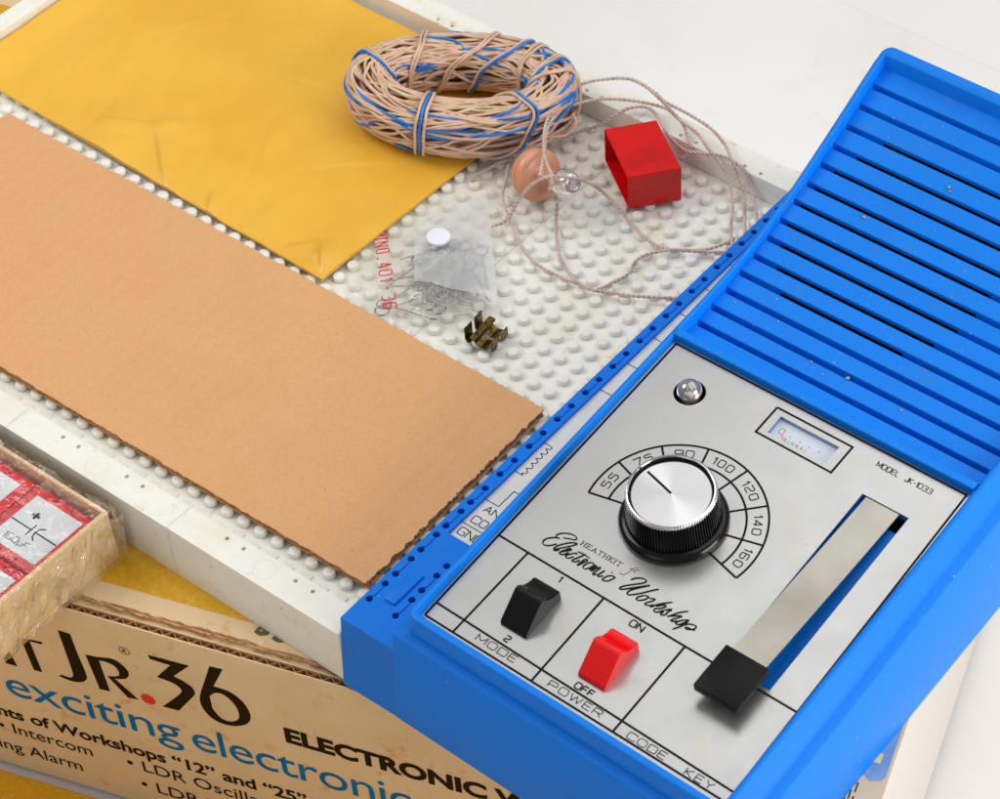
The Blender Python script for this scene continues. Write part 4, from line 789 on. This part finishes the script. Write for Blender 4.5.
# ---- coil of wire
coil = thing('wire_coil', 'oval bundle of pink, blue and cream hook-up wire tied round itself on the envelope', 'wire coil', (-9.9, 8.1, 0.3))
CC = Vector((-9.95, 8.30, 1.52)); ca = math.radians(30.5); cu_, cv_ = Vector((math.cos(ca), math.sin(ca), 0)), Vector((-math.sin(ca), math.cos(ca), 0))
def coilpt(th, ru, rz):
    e = Vector((3.78 * math.cos(th), 2.12 * math.sin(th))); nrm = Vector((math.cos(th) / 3.85, math.sin(th) / 2.15)).normalized()
    q = e + nrm * ru; return CC + cu_ * q.x + cv_ * q.y + Vector((0, 0, rz + 0.05 * math.sin(2 * th + 1)))
def strand(seed, rr, ph, wind, amp):
    P = []; n = 130
    for i in range(n):
        th = 2 * PI * i / n
        s1 = noise.noise((math.cos(th) * 1.1 + seed, math.sin(th) * 1.1, seed * 0.37)); s2 = noise.noise((math.cos(th) * 1.1, math.sin(th) * 1.1 + seed, 5 + seed * 0.21))
        s3 = noise.noise((math.cos(th) * 3.2 + seed, math.sin(th) * 3.2, seed)); a = ph + wind * th + amp * s1 * 1.3
        r = min(1.0, max(0.1, rr + 0.30 * s2))
        ru = 0.96 * r * math.copysign(abs(math.cos(a)) ** 0.75, math.cos(a)) + 0.05 * s3; rz = 1.08 * r * math.copysign(abs(math.sin(a)) ** 0.75, math.sin(a)) + 0.04 * s3
        P.append(coilpt(th, ru, rz))
    return P
bms = {'tan': bmesh.new(), 'blue': bmesh.new(), 'cream': bmesh.new()}
for i in range(98):
    c_ = 'blue' if i % 6 == 2 else ('cream' if i % 13 == 5 else 'tan')
    rr = 1.0 if i < 68 else random.uniform(0.45, 0.92)
    P = strand(i * 3.17, rr, random.uniform(0, 2 * PI), random.choice((-1, 0, 0, 0, 1)), random.uniform(0.2, 0.7))
    if c_ == 'blue':                                    # blue runs twisted with a tan partner, so it shows as streaks
        Q1, Q2 = [], []
        for k_, p in enumerate(P):
            a = k_ / len(P) * 2 * PI * 7 + i; d = (P[(k_ + 1) % len(P)] - P[k_ - 1]).normalized(); u = d.cross(Vector((0, 0, 1))).normalized(); v = d.cross(u); off = (u * math.cos(a) + v * math.sin(a)) * 0.06
            Q1.append(p + off); Q2.append(p - off)
        tube(bms['blue'], Q1, 0.062, 6, True); tube(bms['tan'], Q2, 0.068, 6, True)
    else: tube(bms[c_], P, 0.069, 6, True)
obj('tan_wire', bms['tan'], M['w_tan'], coil, smooth=True); obj('blue_wire', bms['blue'], M['w_blue'], coil, smooth=True); obj('cream_wire', bms['cream'], M['w_cream'], coil, smooth=True)
for th0, lean, cols in ((-1.92, 0.10, ('tan', 'blue', 'tan')), (-1.05, 0.75, ('tan', 'blue')), (0.05, 0.8, ('blue', 'tan', 'cream')), (0.72, 0.1, ('tan', 'cream')), (1.22, -0.7, ('blue', 'tan')), (1.62, -0.75, ('tan', 'tan')), (2.25, -0.5, ('tan', 'tan')), (3.05, -0.65, ('cream', 'tan', 'blue')), (-0.25, 0.9, ('tan', 'cream'))):
    for q, c_ in enumerate(cols):
        P = []
        for k_ in range(44):
            a = 2 * PI * k_ / 44; th = th0 + lean * math.sin(a + 0.6) * 0.45 + q * 0.042 + 0.02 * noise.noise((a, q, th0))
            R1 = 1.13 + 0.03 * noise.noise((math.cos(a) * 2 + th0, math.sin(a) * 2, q))
            P.append(coilpt(th, 0.95 * R1 * math.copysign(abs(math.cos(a)) ** 0.7, math.cos(a)), 1.05 * R1 * math.copysign(abs(math.sin(a)) ** 0.7, math.sin(a))))
        bm = bmesh.new(); tube(bm, P, 0.064, 7, True); obj('binding_wrap', bm, M['w_' + c_], coil, smooth=True)
for P, c_ in (([coilpt(2.3, 0.3, 0.95), coilpt(2.05, 0.2, 1.12), coilpt(1.75, -0.1, 1.15), coilpt(1.6, -0.5, 1.0), coilpt(1.62, -0.75, 0.7)], 'blue'), ([coilpt(2.35, 0.1, 0.9), coilpt(2.1, 0.05, 1.05), coilpt(1.85, -0.2, 1.05), coilpt(1.8, -0.5, 0.85), coilpt(1.9, -0.8, 0.5)], 'tan'), ([coilpt(-0.6, 0.9, -0.4), coilpt(-0.42, 1.25, -0.5), coilpt(-0.3, 1.4, -0.2), coilpt(-0.25, 1.1, 0.1)], 'tan')):
    bm = bmesh.new(); tube(bm, smoothpath(P, 8), 0.06, 7); obj('loose_end', bm, M['w_' + c_], coil, smooth=True)
# ---- red open box
RX, RY = Vector((2.56, -1.78, 0)).normalized(), Vector((1.34, 1.68, 0)).normalized()
RM = Matrix([[RX.x, RY.x, 0, -3.80], [RX.y, RY.y, 0, 9.78], [0, 0, 1, 0.01], [0, 0, 0, 1]])
bm = bmesh.new(); W_, D_, H_ = 3.12, 2.17, 1.66; th_ = 0.07
box(bm, 0, W_, 0, D_, H_ - th_, H_, 0.0); box(bm, 0, W_, 0, D_, 0, th_); box(bm, 0, th_, 0, D_, th_, H_ - th_); box(bm, W_ - th_, W_, 0, D_, th_, H_ - th_); box(bm, th_, W_ - th_, D_ - th_, D_, th_, H_ - th_)
bmesh.ops.remove_doubles(bm, verts=bm.verts[:], dist=0.0005)
bm.free()
bm = bmesh.new()                                       # one clean shell: outer box, inner pocket, rim between
def vv(x, y, z): return bm.verts.new(RM @ Vector((x, y, z)))
O = [vv(0, 0, 0), vv(W_, 0, 0), vv(W_, 0, H_), vv(0, 0, H_)]; OB = [vv(0, D_, 0), vv(W_, D_, 0), vv(W_, D_, H_), vv(0, D_, H_)]
I = [vv(th_, 0, th_), vv(W_ - th_, 0, th_), vv(W_ - th_, 0, H_ - th_), vv(th_, 0, H_ - th_)]; IB = [vv(th_, D_ - th_, th_), vv(W_ - th_, D_ - th_, th_), vv(W_ - th_, D_ - th_, H_ - th_), vv(th_, D_ - th_, H_ - th_)]
for i in range(4):
    j = (i + 1) % 4; bm.faces.new((O[i], O[j], OB[j], OB[i])); bm.faces.new((I[i], IB[i], IB[j], I[j])); bm.faces.new((O[i], I[i], I[j], O[j]))
bm.faces.new(OB); bm.faces.new(IB)
bmesh.ops.recalc_face_normals(bm, faces=bm.faces[:])
bmesh.ops.bevel(bm, geom=[e for e in bm.edges if e.calc_face_angle(0) > 1], offset=0.025, segments=2, affect='EDGES')
rb = obj('red_box', bm, M['red'], None, auto=40); tag(rb, 'hollow red plastic box open on one side standing on the white studs', 'plastic box')
# ---- earphone
ear = thing('earphone', 'peach crystal earphone with clear tip and long twisted pinkish cord', 'earphone', (-4.79, 6.49, 0.1))
ax = (Vector((0.396, -0.559, 0.728)) * 0.70 + Vector((0.812, 0.584, 0.007)) * 0.66 + Vector((-0.429, 0.588, 0.685)) * -0.24).normalized()
ea = ax.cross(Vector((0, 0, 1))).normalized(); eb = ax.cross(ea)
ec = Vector((-4.66, 6.66, 0.98)) - ax * 0.05
XM = Matrix([[ea.x, eb.x, ax.x, ec.x], [ea.y, eb.y, ax.y, ec.y], [ea.z, eb.z, ax.z, ec.z], [0, 0, 0, 1]])
bm = bmesh.new(); lathe(bm, (0, 0, 0), [(0.55, -0.62), (0.86, -0.58), (0.98, -0.50), (1.03, -0.38), (1.05, -0.22), (1.02, -0.20), (1.02, -0.17), (1.07, -0.14), (1.08, 0.0), (1.05, 0.12), (0.98, 0.20), (0.80, 0.27), (0.50, 0.32), (0.36, 0.36), (0.28, 0.44), (0.26, 0.62)], 48, True, XM, True)
obj('shell', bm, M['peach'], ear, auto=50)
bm = bmesh.new(); lathe(bm, (0, 0, 0), [(0.28, 0.62), (0.34, 0.68), (0.30, 0.80), (0.32, 0.92), (0.44, 1.12), (0.52, 1.4), (0.53, 1.7), (0.49, 2.0), (0.42, 2.18), (0.32, 2.24), (0.18, 2.22), (0.15, 2.1), (0.15, 0.80)], 36, False, XM); obj('ear_tip', bm, M['glass'], ear, smooth=True)
bm = bmesh.new(); lathe(bm, (0, 0, 0), [(0.17, 2.20), (0.33, 2.22), (0.33, 2.16), (0.17, 2.15)], 24, False, XM); lathe(bm, (0, 0, 0), [(0.10, 0.7), (0.08, 1.5)], 16, True, XM); obj('tip_insert', bm, Mat('pale_orange_insert', srgb(226, 176, 140), 0.3).m, ear, smooth=True)
bm = bmesh.new(); box(bm, -0.28, 0.28, -1.12, -0.92, -0.5, 0.02, 0.06, 2, XM @ Matrix.Rotation(PI, 4, 'Z') @ Matrix.Rotation(0.5, 4, 'Z')); obj('cord_clamp', bm, M['peach'], ear, auto=40)
def cord(P, seed):
    S = smoothpath(P, 26); S2 = [S[0]]
    for p in S[1:]:
        if (p - S2[-1]).length > 0.045: S2.append(p)
    S = S2; acc = 0; A_, B_ = [], []; prev = Vector((0, 0, 1))
    for i, p in enumerate(S):
        d = (S[min(i + 1, len(S) - 1)] - S[max(i - 1, 0)]).normalized(); u = (prev - d * prev.dot(d))
        u = u.normalized() if u.length > 1e-4 else Vector((1, 0, 0)); prev = u; v = d.cross(u)
        if i: acc += (p - S[i - 1]).length
        w_ = 0.03 * noise.noise((acc * 0.8, seed, 0)); a = acc / 0.40 * 2 * PI + 1.5 * noise.noise((acc * 0.5, seed, 7))
        off = (math.cos(a) * u + math.sin(a) * v) * 0.042; base = p + v * w_
        A_.append(base + off); B_.append(base - off)
    bm = bmesh.new(); tube(bm, A_, 0.040, 6); tube(bm, B_, 0.040, 6); return obj('twisted_cord', bm, M['cord'], ear, smooth=True)
for q, P in enumerate((C1, C2, C3, C4, C5, C6, C7, C8, C9)): cord(P, q * 3.3)
# ---- brass clip
clip = thing('brass_clip', 'small bent brass battery clip between the cardboard and the plastic bag', 'clip', (-1.4, -0.9, 0))
def bent(pts, w0, w1, y0, y1, nm, th=0.04):
    """strip along a polyline pts (x,z), spanning y0..y1."""
    bm = bmesh.new(); pv = None
    for i, (x, z) in enumerate(pts):
        a = Vector(pts[max(0, i - 1)]); b = Vector(pts[min(len(pts) - 1, i + 1)]); d = (b - a).normalized(); nx, nz = -d.y * th, d.x * th
        cur = [bm.verts.new(v) for v in ((x, y0, z), (x, y1, z), (x + nx, y1, z + nz), (x + nx, y0, z + nz))]
        if pv:
            for k_ in range(4): bm.faces.new((pv[k_], pv[(k_ + 1) % 4], cur[(k_ + 1) % 4], cur[k_]))
        else: bm.faces.new(cur)
        pv = cur
    bm.faces.new(pv[::-1]); bmesh.ops.rotate(bm, cent=(-1.4, -0.9, 0), matrix=Matrix.Rotation(math.radians(6), 3, 'Z'), verts=bm.verts[:]); return obj(nm, bm, M['brass'], clip)
bent([(-1.70, 0.62), (-1.40, 0.60), (-1.38, 0.5)], 0, 0, -1.72, 0.05, 'spine')
for y0, y1 in ((-1.66, -0.98), (-0.78, -0.08)):
    bent([(-1.62, 0.58), (-1.72, 0.25), (-1.90, 0.12), (-2.02, 0.30), (-2.02, 1.02)], 0, 0, y0 + 0.02, y1 - 0.04, 'spring_leaf')
    bent([(-1.62, 0.57), (-1.42, 0.30), (-1.15, 0.12), (-0.72, 0.22), (-0.58, 0.50), (-0.56, 0.56)], 0, 0, y0, y1, 'spring_arm')
for y0, y1 in ((-1.60, -1.02), (-0.74, -0.12)):
    bm = bmesh.new(); Hm = Matrix.Translation((-0.56, 0, 0)) @ Matrix.Rotation(PI / 2, 4, 'Y')
    plate(bm, [(-0.56, y0), (-0.10, y0 + 0.02), (0.02, y0 + 0.2), (0.02, y1 - 0.2), (-0.10, y1 - 0.02), (-0.56, y1)], [circle(-0.26, (y0 + y1) / 2, 0.085, 12)], 0, 0.04, Hm)
    bmesh.ops.rotate(bm, cent=(-1.4, -0.9, 0), matrix=Matrix.Rotation(math.radians(6), 3, 'Z'), verts=bm.verts[:]); obj('drilled_tab', bm, M['brass'], clip)
clip.scale = (0.76, 0.76, 0.76); clip.location = (-1.25, -0.95, 0.0)
# ---- plastic bag with wire pins
BA, BB, BC, BD = Vector((-10.1, 2.1)), Vector((-5.6, -4.1)), Vector((-1.72, 0.35)), Vector((-6.3, 5.75))
def bagz(x, y):
    d = math.hypot((x + 4.6) * 0.8, y - 0.4); z = 0.04 + 0.52 * math.exp(-(d / 2.6) ** 2) + 0.10 * max(0, noise.noise((x * 2.2, y * 0.8, 8))) + 0.10 * noise.noise((x * 0.9, y * 0.9, 1)) * min(1, 0.3 + math.exp(-(d / 3) ** 2)) + 0.05 * abs(noise.noise((x * 1.9 + y, y * 1.7, 4)))
    if x < -6.5: z *= max(0.25, 1 - (-6.5 - x) * 0.45)
    if y < -2.0 : z = min(z, 0.5)
    return max(0.03, z)
def sheet(name, Q, n, zoff, mat, parent, clampy=None):
    A_, B_, C_, D_ = Q; bm = bmesh.new(); g = []
    for j in range(n + 1):
        row = []
        for i in range(n + 1):
            u, v = i / n, j / n; p = (A_ * (1 - u) + B_ * u) * (1 - v) + (D_ * (1 - u) + C_ * u) * v
            y = p.y if clampy is None else max(p.y, clampy + 0.02 * i / n)
            if i in (0, n) or j in (0, n): p = p + Vector((0.05 * noise.noise((p.x * 2, p.y * 2, 0)), 0.0))
            row.append(bm.verts.new((p.x, y, bagz(p.x, y) + zoff)))
        g.append(row)
    for j in range(n):
        for i in range(n): bm.faces.new((g[j][i], g[j][i + 1], g[j + 1][i + 1], g[j + 1][i]))
    return obj(name, bm, mat, parent, smooth=True)
bag = thing('plastic_bag', 'clear plastic bag printed with red numbers holding loose wire pins', 'plastic bag', (-5.6, 1, 0))
sheet('front_film', (BA, BB, BC, BD), 60, 0.0, M['bag'], bag, -2.62)
sheet('frosted_flap', (Vector((-7.13, 1.85)), Vector((-5.0, -0.55)), Vector((-1.88, 0.62)), Vector((-6.45, 5.5))), 46, 0.07, M['frost'], bag)
bm = bmesh.new()
for a, b in ((BC, BD), (BB, BC)):
    L_ = [a + (b - a) * i / 40 for i in range(41)]; tube(bm, [(p.x, max(p.y, -2.6), bagz(p.x, max(p.y, -2.6)) + 0.005) for p in L_], 0.02, 4)
obj('heat_seal', bm, M['bag'], bag)
dr = (Vector((-5.31, -2.04)) - Vector((-7.96, 0.49))).normalized(); up_ = Vector((0.76, 0.65)); L_, wd = strokes('NO.401-36', 1.82, 0, 0.50, 0.25, 0.5, 0.24, 0.455); L_ += strokes('PART', 0.32, 0, 0.50, 0.24, 0.5, 0.24, 0.375)[0]
org = Vector((-7.96, 0.49)) - dr * 1.82
bm = bmesh.new()
for l in L_:
    P = []
    for k_ in range(len(l) - 1):
        a, b = Vector(l[k_]), Vector(l[k_ + 1]); n = max(1, int((b - a).length / 0.08))
        P += [a + (b - a) * i / n for i in range(n)]
    P.append(Vector(l[-1])); W3 = [org + dr * p.x + up_ * p.y for p in P]
    tube(bm, [(p.x, p.y, bagz(p.x, p.y) + 0.02) for p in W3], 0.024, 5)
obj('red_lettering', bm, M['pr_red'], bag)
def make_pin():
    o_ = thing('wire_pin', 'thin steel wire pin with a ring at its end, loose inside the clear bag', 'wire pin', (0, 0, 0), 'wire pins inside the plastic bag')
    bm = bmesh.new(); tube(bm, smoothpath([(0, 0, 0), (0.8, 0.02, 0.01), (1.7, -0.01, 0), (1.95, 0.04, 0.02)], 5), 0.030, 6); obj('shank', bm, M['steel'], o_, smooth=True)
    bm = bmesh.new(); tube(bm, [(-0.27 + 0.27 * math.cos(a), 0.27 * math.sin(a), 0.03 * a / 3) for a in [i / 22 * 2.3 * PI for i in range(23)]], 0.030, 6); obj('ring', bm, M['steel'], o_, smooth=True)
    return o_
pin0 = make_pin(); npin = 0
def inquad(p):
    Q = [Vector((-8.0, 0.3)), Vector((-5.1, -2.5)), Vector((-2.1, 0.3)), Vector((-5.2, 3.0))]
    return all((Q[(i + 1) % 4] - Q[i]).cross(p - Q[i]) > 0 for i in range(4)) if hasattr(Vector((0, 0)), 'cross') else True
rp = random.Random(11)
while npin < 34:
    x, y, a = (rp.uniform(-7.2, -2.4), rp.uniform(-2.3, 2.4), rp.uniform(0, 2 * PI)) if npin % 2 else (rp.uniform(-6.0, -2.8), rp.uniform(-0.6, 2.2), rp.uniform(0, 2 * PI))
    e = Vector((x + 1.95 * math.cos(a), y + 1.95 * math.sin(a))); f_ = Vector((x - 0.5 * math.cos(a), y - 0.5 * math.sin(a)))
    def ins(p):
        Q = [(-7.6, -0.2), (-5.2, -2.55), (-3.6, -2.5), (-1.9, 0.5), (-4.7, 3.0)]
        return all((Q[(i + 1) % 5][0] - Q[i][0]) * (p.y - Q[i][1]) - (Q[(i + 1) % 5][1] - Q[i][1]) * (p.x - Q[i][0]) > 0 for i in range(5))
    if not (ins(e) and ins(f_)): continue
    if npin == 0: r_ = pin0
    else:
        r_ = pin0.copy(); sc.collection.objects.link(r_)
        for ch in list(pin0.children): c2 = ch.copy(); sc.collection.objects.link(c2); c2.parent = r_
    zz = max(0.035, min(bagz(e.x, e.y), bagz(f_.x, f_.y), bagz(x, y)) - rp.uniform(0.03, 0.16)); r_.location = (x, y, zz); r_.rotation_euler = (rp.uniform(-0.1, 0.1), 0, a); npin += 1
but = thing('white_button', 'round white capped metal button resting on the frosted bag flap', 'button', (-5.62, 1.62, 0.6))
zb_ = bagz(-5.62, 1.62) + 0.09
bm = bmesh.new(); lathe(bm, (-5.62, 1.62, zb_), [(0.30, 0.0), (0.40, 0.03), (0.42, 0.20), (0.46, 0.24), (0.47, 0.30)], 32, True, None, True); obj('metal_rim', bm, M['chrome'], but, auto=40)
bm = bmesh.new(); lathe(bm, (-5.62, 1.62, zb_), [(0.475, 0.30), (0.48, 0.38), (0.465, 0.405), (0.43, 0.415)], 32, True); obj('white_cap', bm, M['enamel'], but, auto=60)
# ================================================================ WRAPPED TRAY OF CIRCUIT BLOCKS
tray = thing('card_tray', 'shallow tan card tray wrapped in crinkled cellophane at the front edge of the board', 'tray', (-12, -20, -1.7))
TX0, TX1, TY0, TY1 = -19.0, -5.95, -25.5, -15.72; TZ = 0.72
bm = bmesh.new(); box(bm, TX0, TX1, TY0, TY1, -1.69, -1.55)
for a in ((TX0, TX1, TY1 - 0.16, TY1), (TX0, TX1, TY0, TY0 + 0.16), (TX0, TX0 + 0.16, TY0 + 0.161, TY1 - 0.161), (TX1 - 0.16, TX1, TY0 + 0.161, TY1 - 0.161)): box(bm, *a, -1.549, TZ, 0.03, 1)
obj('card_body', bm, M['kraft_pale'], tray)
bm = bmesh.new()
def crink(p, amp=0.07): return Vector((p[0] + amp * noise.noise((p[0] * 1.1, p[1] * 1.1, p[2] * 1.1)), p[1] + amp * noise.noise((p[1] * 1.3, p[2] * 1.3, p[0] * 1.3)), p[2] + amp * noise.noise((p[2] * 1.2 + 5, p[0] * 1.2, p[1] * 1.2))))
def gridface(o_, u, v, nu, nv, f):
    g = [[bm.verts.new(f(Vector(o_) + Vector(u) * i / nu + Vector(v) * j / nv)) for i in range(nu + 1)] for j in range(nv + 1)]
    for j in range(nv):
        for i in range(nu): bm.faces.new((g[j][i], g[j][i + 1], g[j + 1][i + 1], g[j + 1][i]))
X0, X1, Y0, Y1, Z0, Z1 = TX0 - 0.1, TX1 + 0.14, TY0 - 0.1, TY1 + 0.10, -1.66, TZ + 0.06
gridface((X0, Y0, Z1), (X1 - X0, 0, 0), (0, Y1 - Y0, 0), 90, 70, lambda p: crink((p.x, p.y, p.z - 0.10 * min(1, max(0, min(X1 - p.x, Y1 - p.y) - 0.1)) + 0.03 * noise.noise((p.x * 2, p.y * 0.6, 3)))))
obj('cellophane_wrap', bm, M['cello'], tray, smooth=True); bm = bmesh.new()
gridface((X1, Y0, Z0), (0, Y1 - Y0, 0), (0, 0, Z1 - Z0), 120, 22, lambda p: crink((p.x + 0.06 + 0.16 * abs(noise.noise((p.y * 2.2 + p.z * 0.8, p.z * 0.5, 0))) + 0.10 * abs(noise.noise((p.y * 4.5 - p.z * 1.5, p.z * 0.8, 6))) + 0.25 * max(0, 1 - (Y1 - p.y) / 0.8) * max(0, (p.z + 1.66) / 2.4) ** 2, p.y + 0.10 * max(0, 1 - (Y1 - p.y) / 0.8), p.z), 0.10))
gridface((X0, Y1, Z0), (X1 - X0, 0, 0), (0, 0, Z1 - Z0), 120, 16, lambda p: crink((p.x, p.y + 0.05 + 0.08 * abs(noise.noise((p.x * 0.7, p.z * 0.7, 2))), p.z), 0.06))
obj('cellophane_side', bm, M['cello_side'], tray, smooth=True)
def module(cx_, cy_, kind, label):
    t = thing('circuit_block', label, 'circuit block', (cx_, cy_, -1.54), 'red circuit blocks in the wrapped tray')
    hs = 1.52; bm = bmesh.new(); box(bm, cx_ - hs, cx_ + hs, cy_ - hs, cy_ + hs, -1.54, 0.36, 0.10, 3)
    obj('block_body', bm, M['modred'], t, auto=35)
    bm = bmesh.new(); box(bm, cx_ - 1.12, cx_ + 1.12, cy_ - 1.14, cy_ + 1.14, 0.355, 0.372); lb = obj('paper_label', bm, M['modlab'], t)
    ZM = Matrix.Translation((cx_, cy_, 0.372))
    if kind == 'cap': ls = [[(-1.1, -0.1), (-0.12, -0.1)], [(-0.12, -0.38), (-0.12, 0.18)], [(0.30, 0.2), (0.14, 0.1), (0.08, -0.1), (0.14, -0.3), (0.30, -0.42)], [(0.10, -0.1), (1.1, -0.1)]]; tx_ = '100uF'
    else: ls = [[(-1.1, 0.1), (-0.6, 0.1), (-0.45, 0.35), (-0.2, -0.15), (0.05, 0.35), (0.3, -0.15), (0.5, 0.1), (1.1, 0.1)]]; tx_ = '470'
    ink('symbol', ls, 0.06, ZM, M['ink2'], lb)
    if kind == 'cap': ink('plus_sign', strokes('+', -0.62, 0.22, 0.44, 0.5)[0], 0.11, ZM, M['ink2'], lb)
    ink('value_lettering', strokes(tx_, -0.75, -0.86, 0.26, 0.2, 0.4)[0], 0.03, ZM, M['ink2'], lb)
    bm = bmesh.new()
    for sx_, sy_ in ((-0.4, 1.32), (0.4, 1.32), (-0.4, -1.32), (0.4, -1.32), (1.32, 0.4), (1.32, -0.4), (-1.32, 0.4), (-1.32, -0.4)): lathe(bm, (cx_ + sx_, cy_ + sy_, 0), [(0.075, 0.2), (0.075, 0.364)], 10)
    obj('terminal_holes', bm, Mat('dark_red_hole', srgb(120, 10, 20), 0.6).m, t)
module(-7.62, -17.60, 'cap', 'red circuit block marked 100uF with a capacitor symbol, nearest the tray corner')
module(-10.72, -17.60, 'res', 'red circuit block beside the 100uF block along the back wall of the tray')
module(-7.62, -20.72, 'res', 'red circuit block in front of the 100uF block, cut by the picture edge')
module(-10.72, -20.72, 'cap', 'red circuit block diagonally in front of the 100uF block')
# ================================================================ CRUMBS OF DIRT ON THE GRILLE
k = Mat('tan_crumb', srgb(206, 160, 100), 0.7); k.over(srgb(150, 120, 60), k.ramp(k.noise(6, 3), 0.4, 0.6)); first = None
for i, (x, y, z, s_) in enumerate(CRUMBS):
    if first is None:
        bm = bmesh.new(); bmesh.ops.create_icosphere(bm, subdivisions=2, radius=0.07)
        for v in bm.verts: v.co *= 1 + 0.35 * noise.noise(v.co * 14)
        c_ = first = obj('crumb', bm, k.m, None, smooth=True)
    else: c_ = first.copy(); sc.collection.objects.link(c_)
    tag(c_, 'tiny tan crumb of dirt lying on the blue slats of the grille', 'crumb', 'crumbs of dirt on the blue grille')
    c_.location = (x, y, z + 0.03 * s_); c_.scale = (s_, s_ * 0.8, s_ * 0.7); c_.rotation_euler = (0, 0, i * 1.3)
print('objects', len(sc.objects))
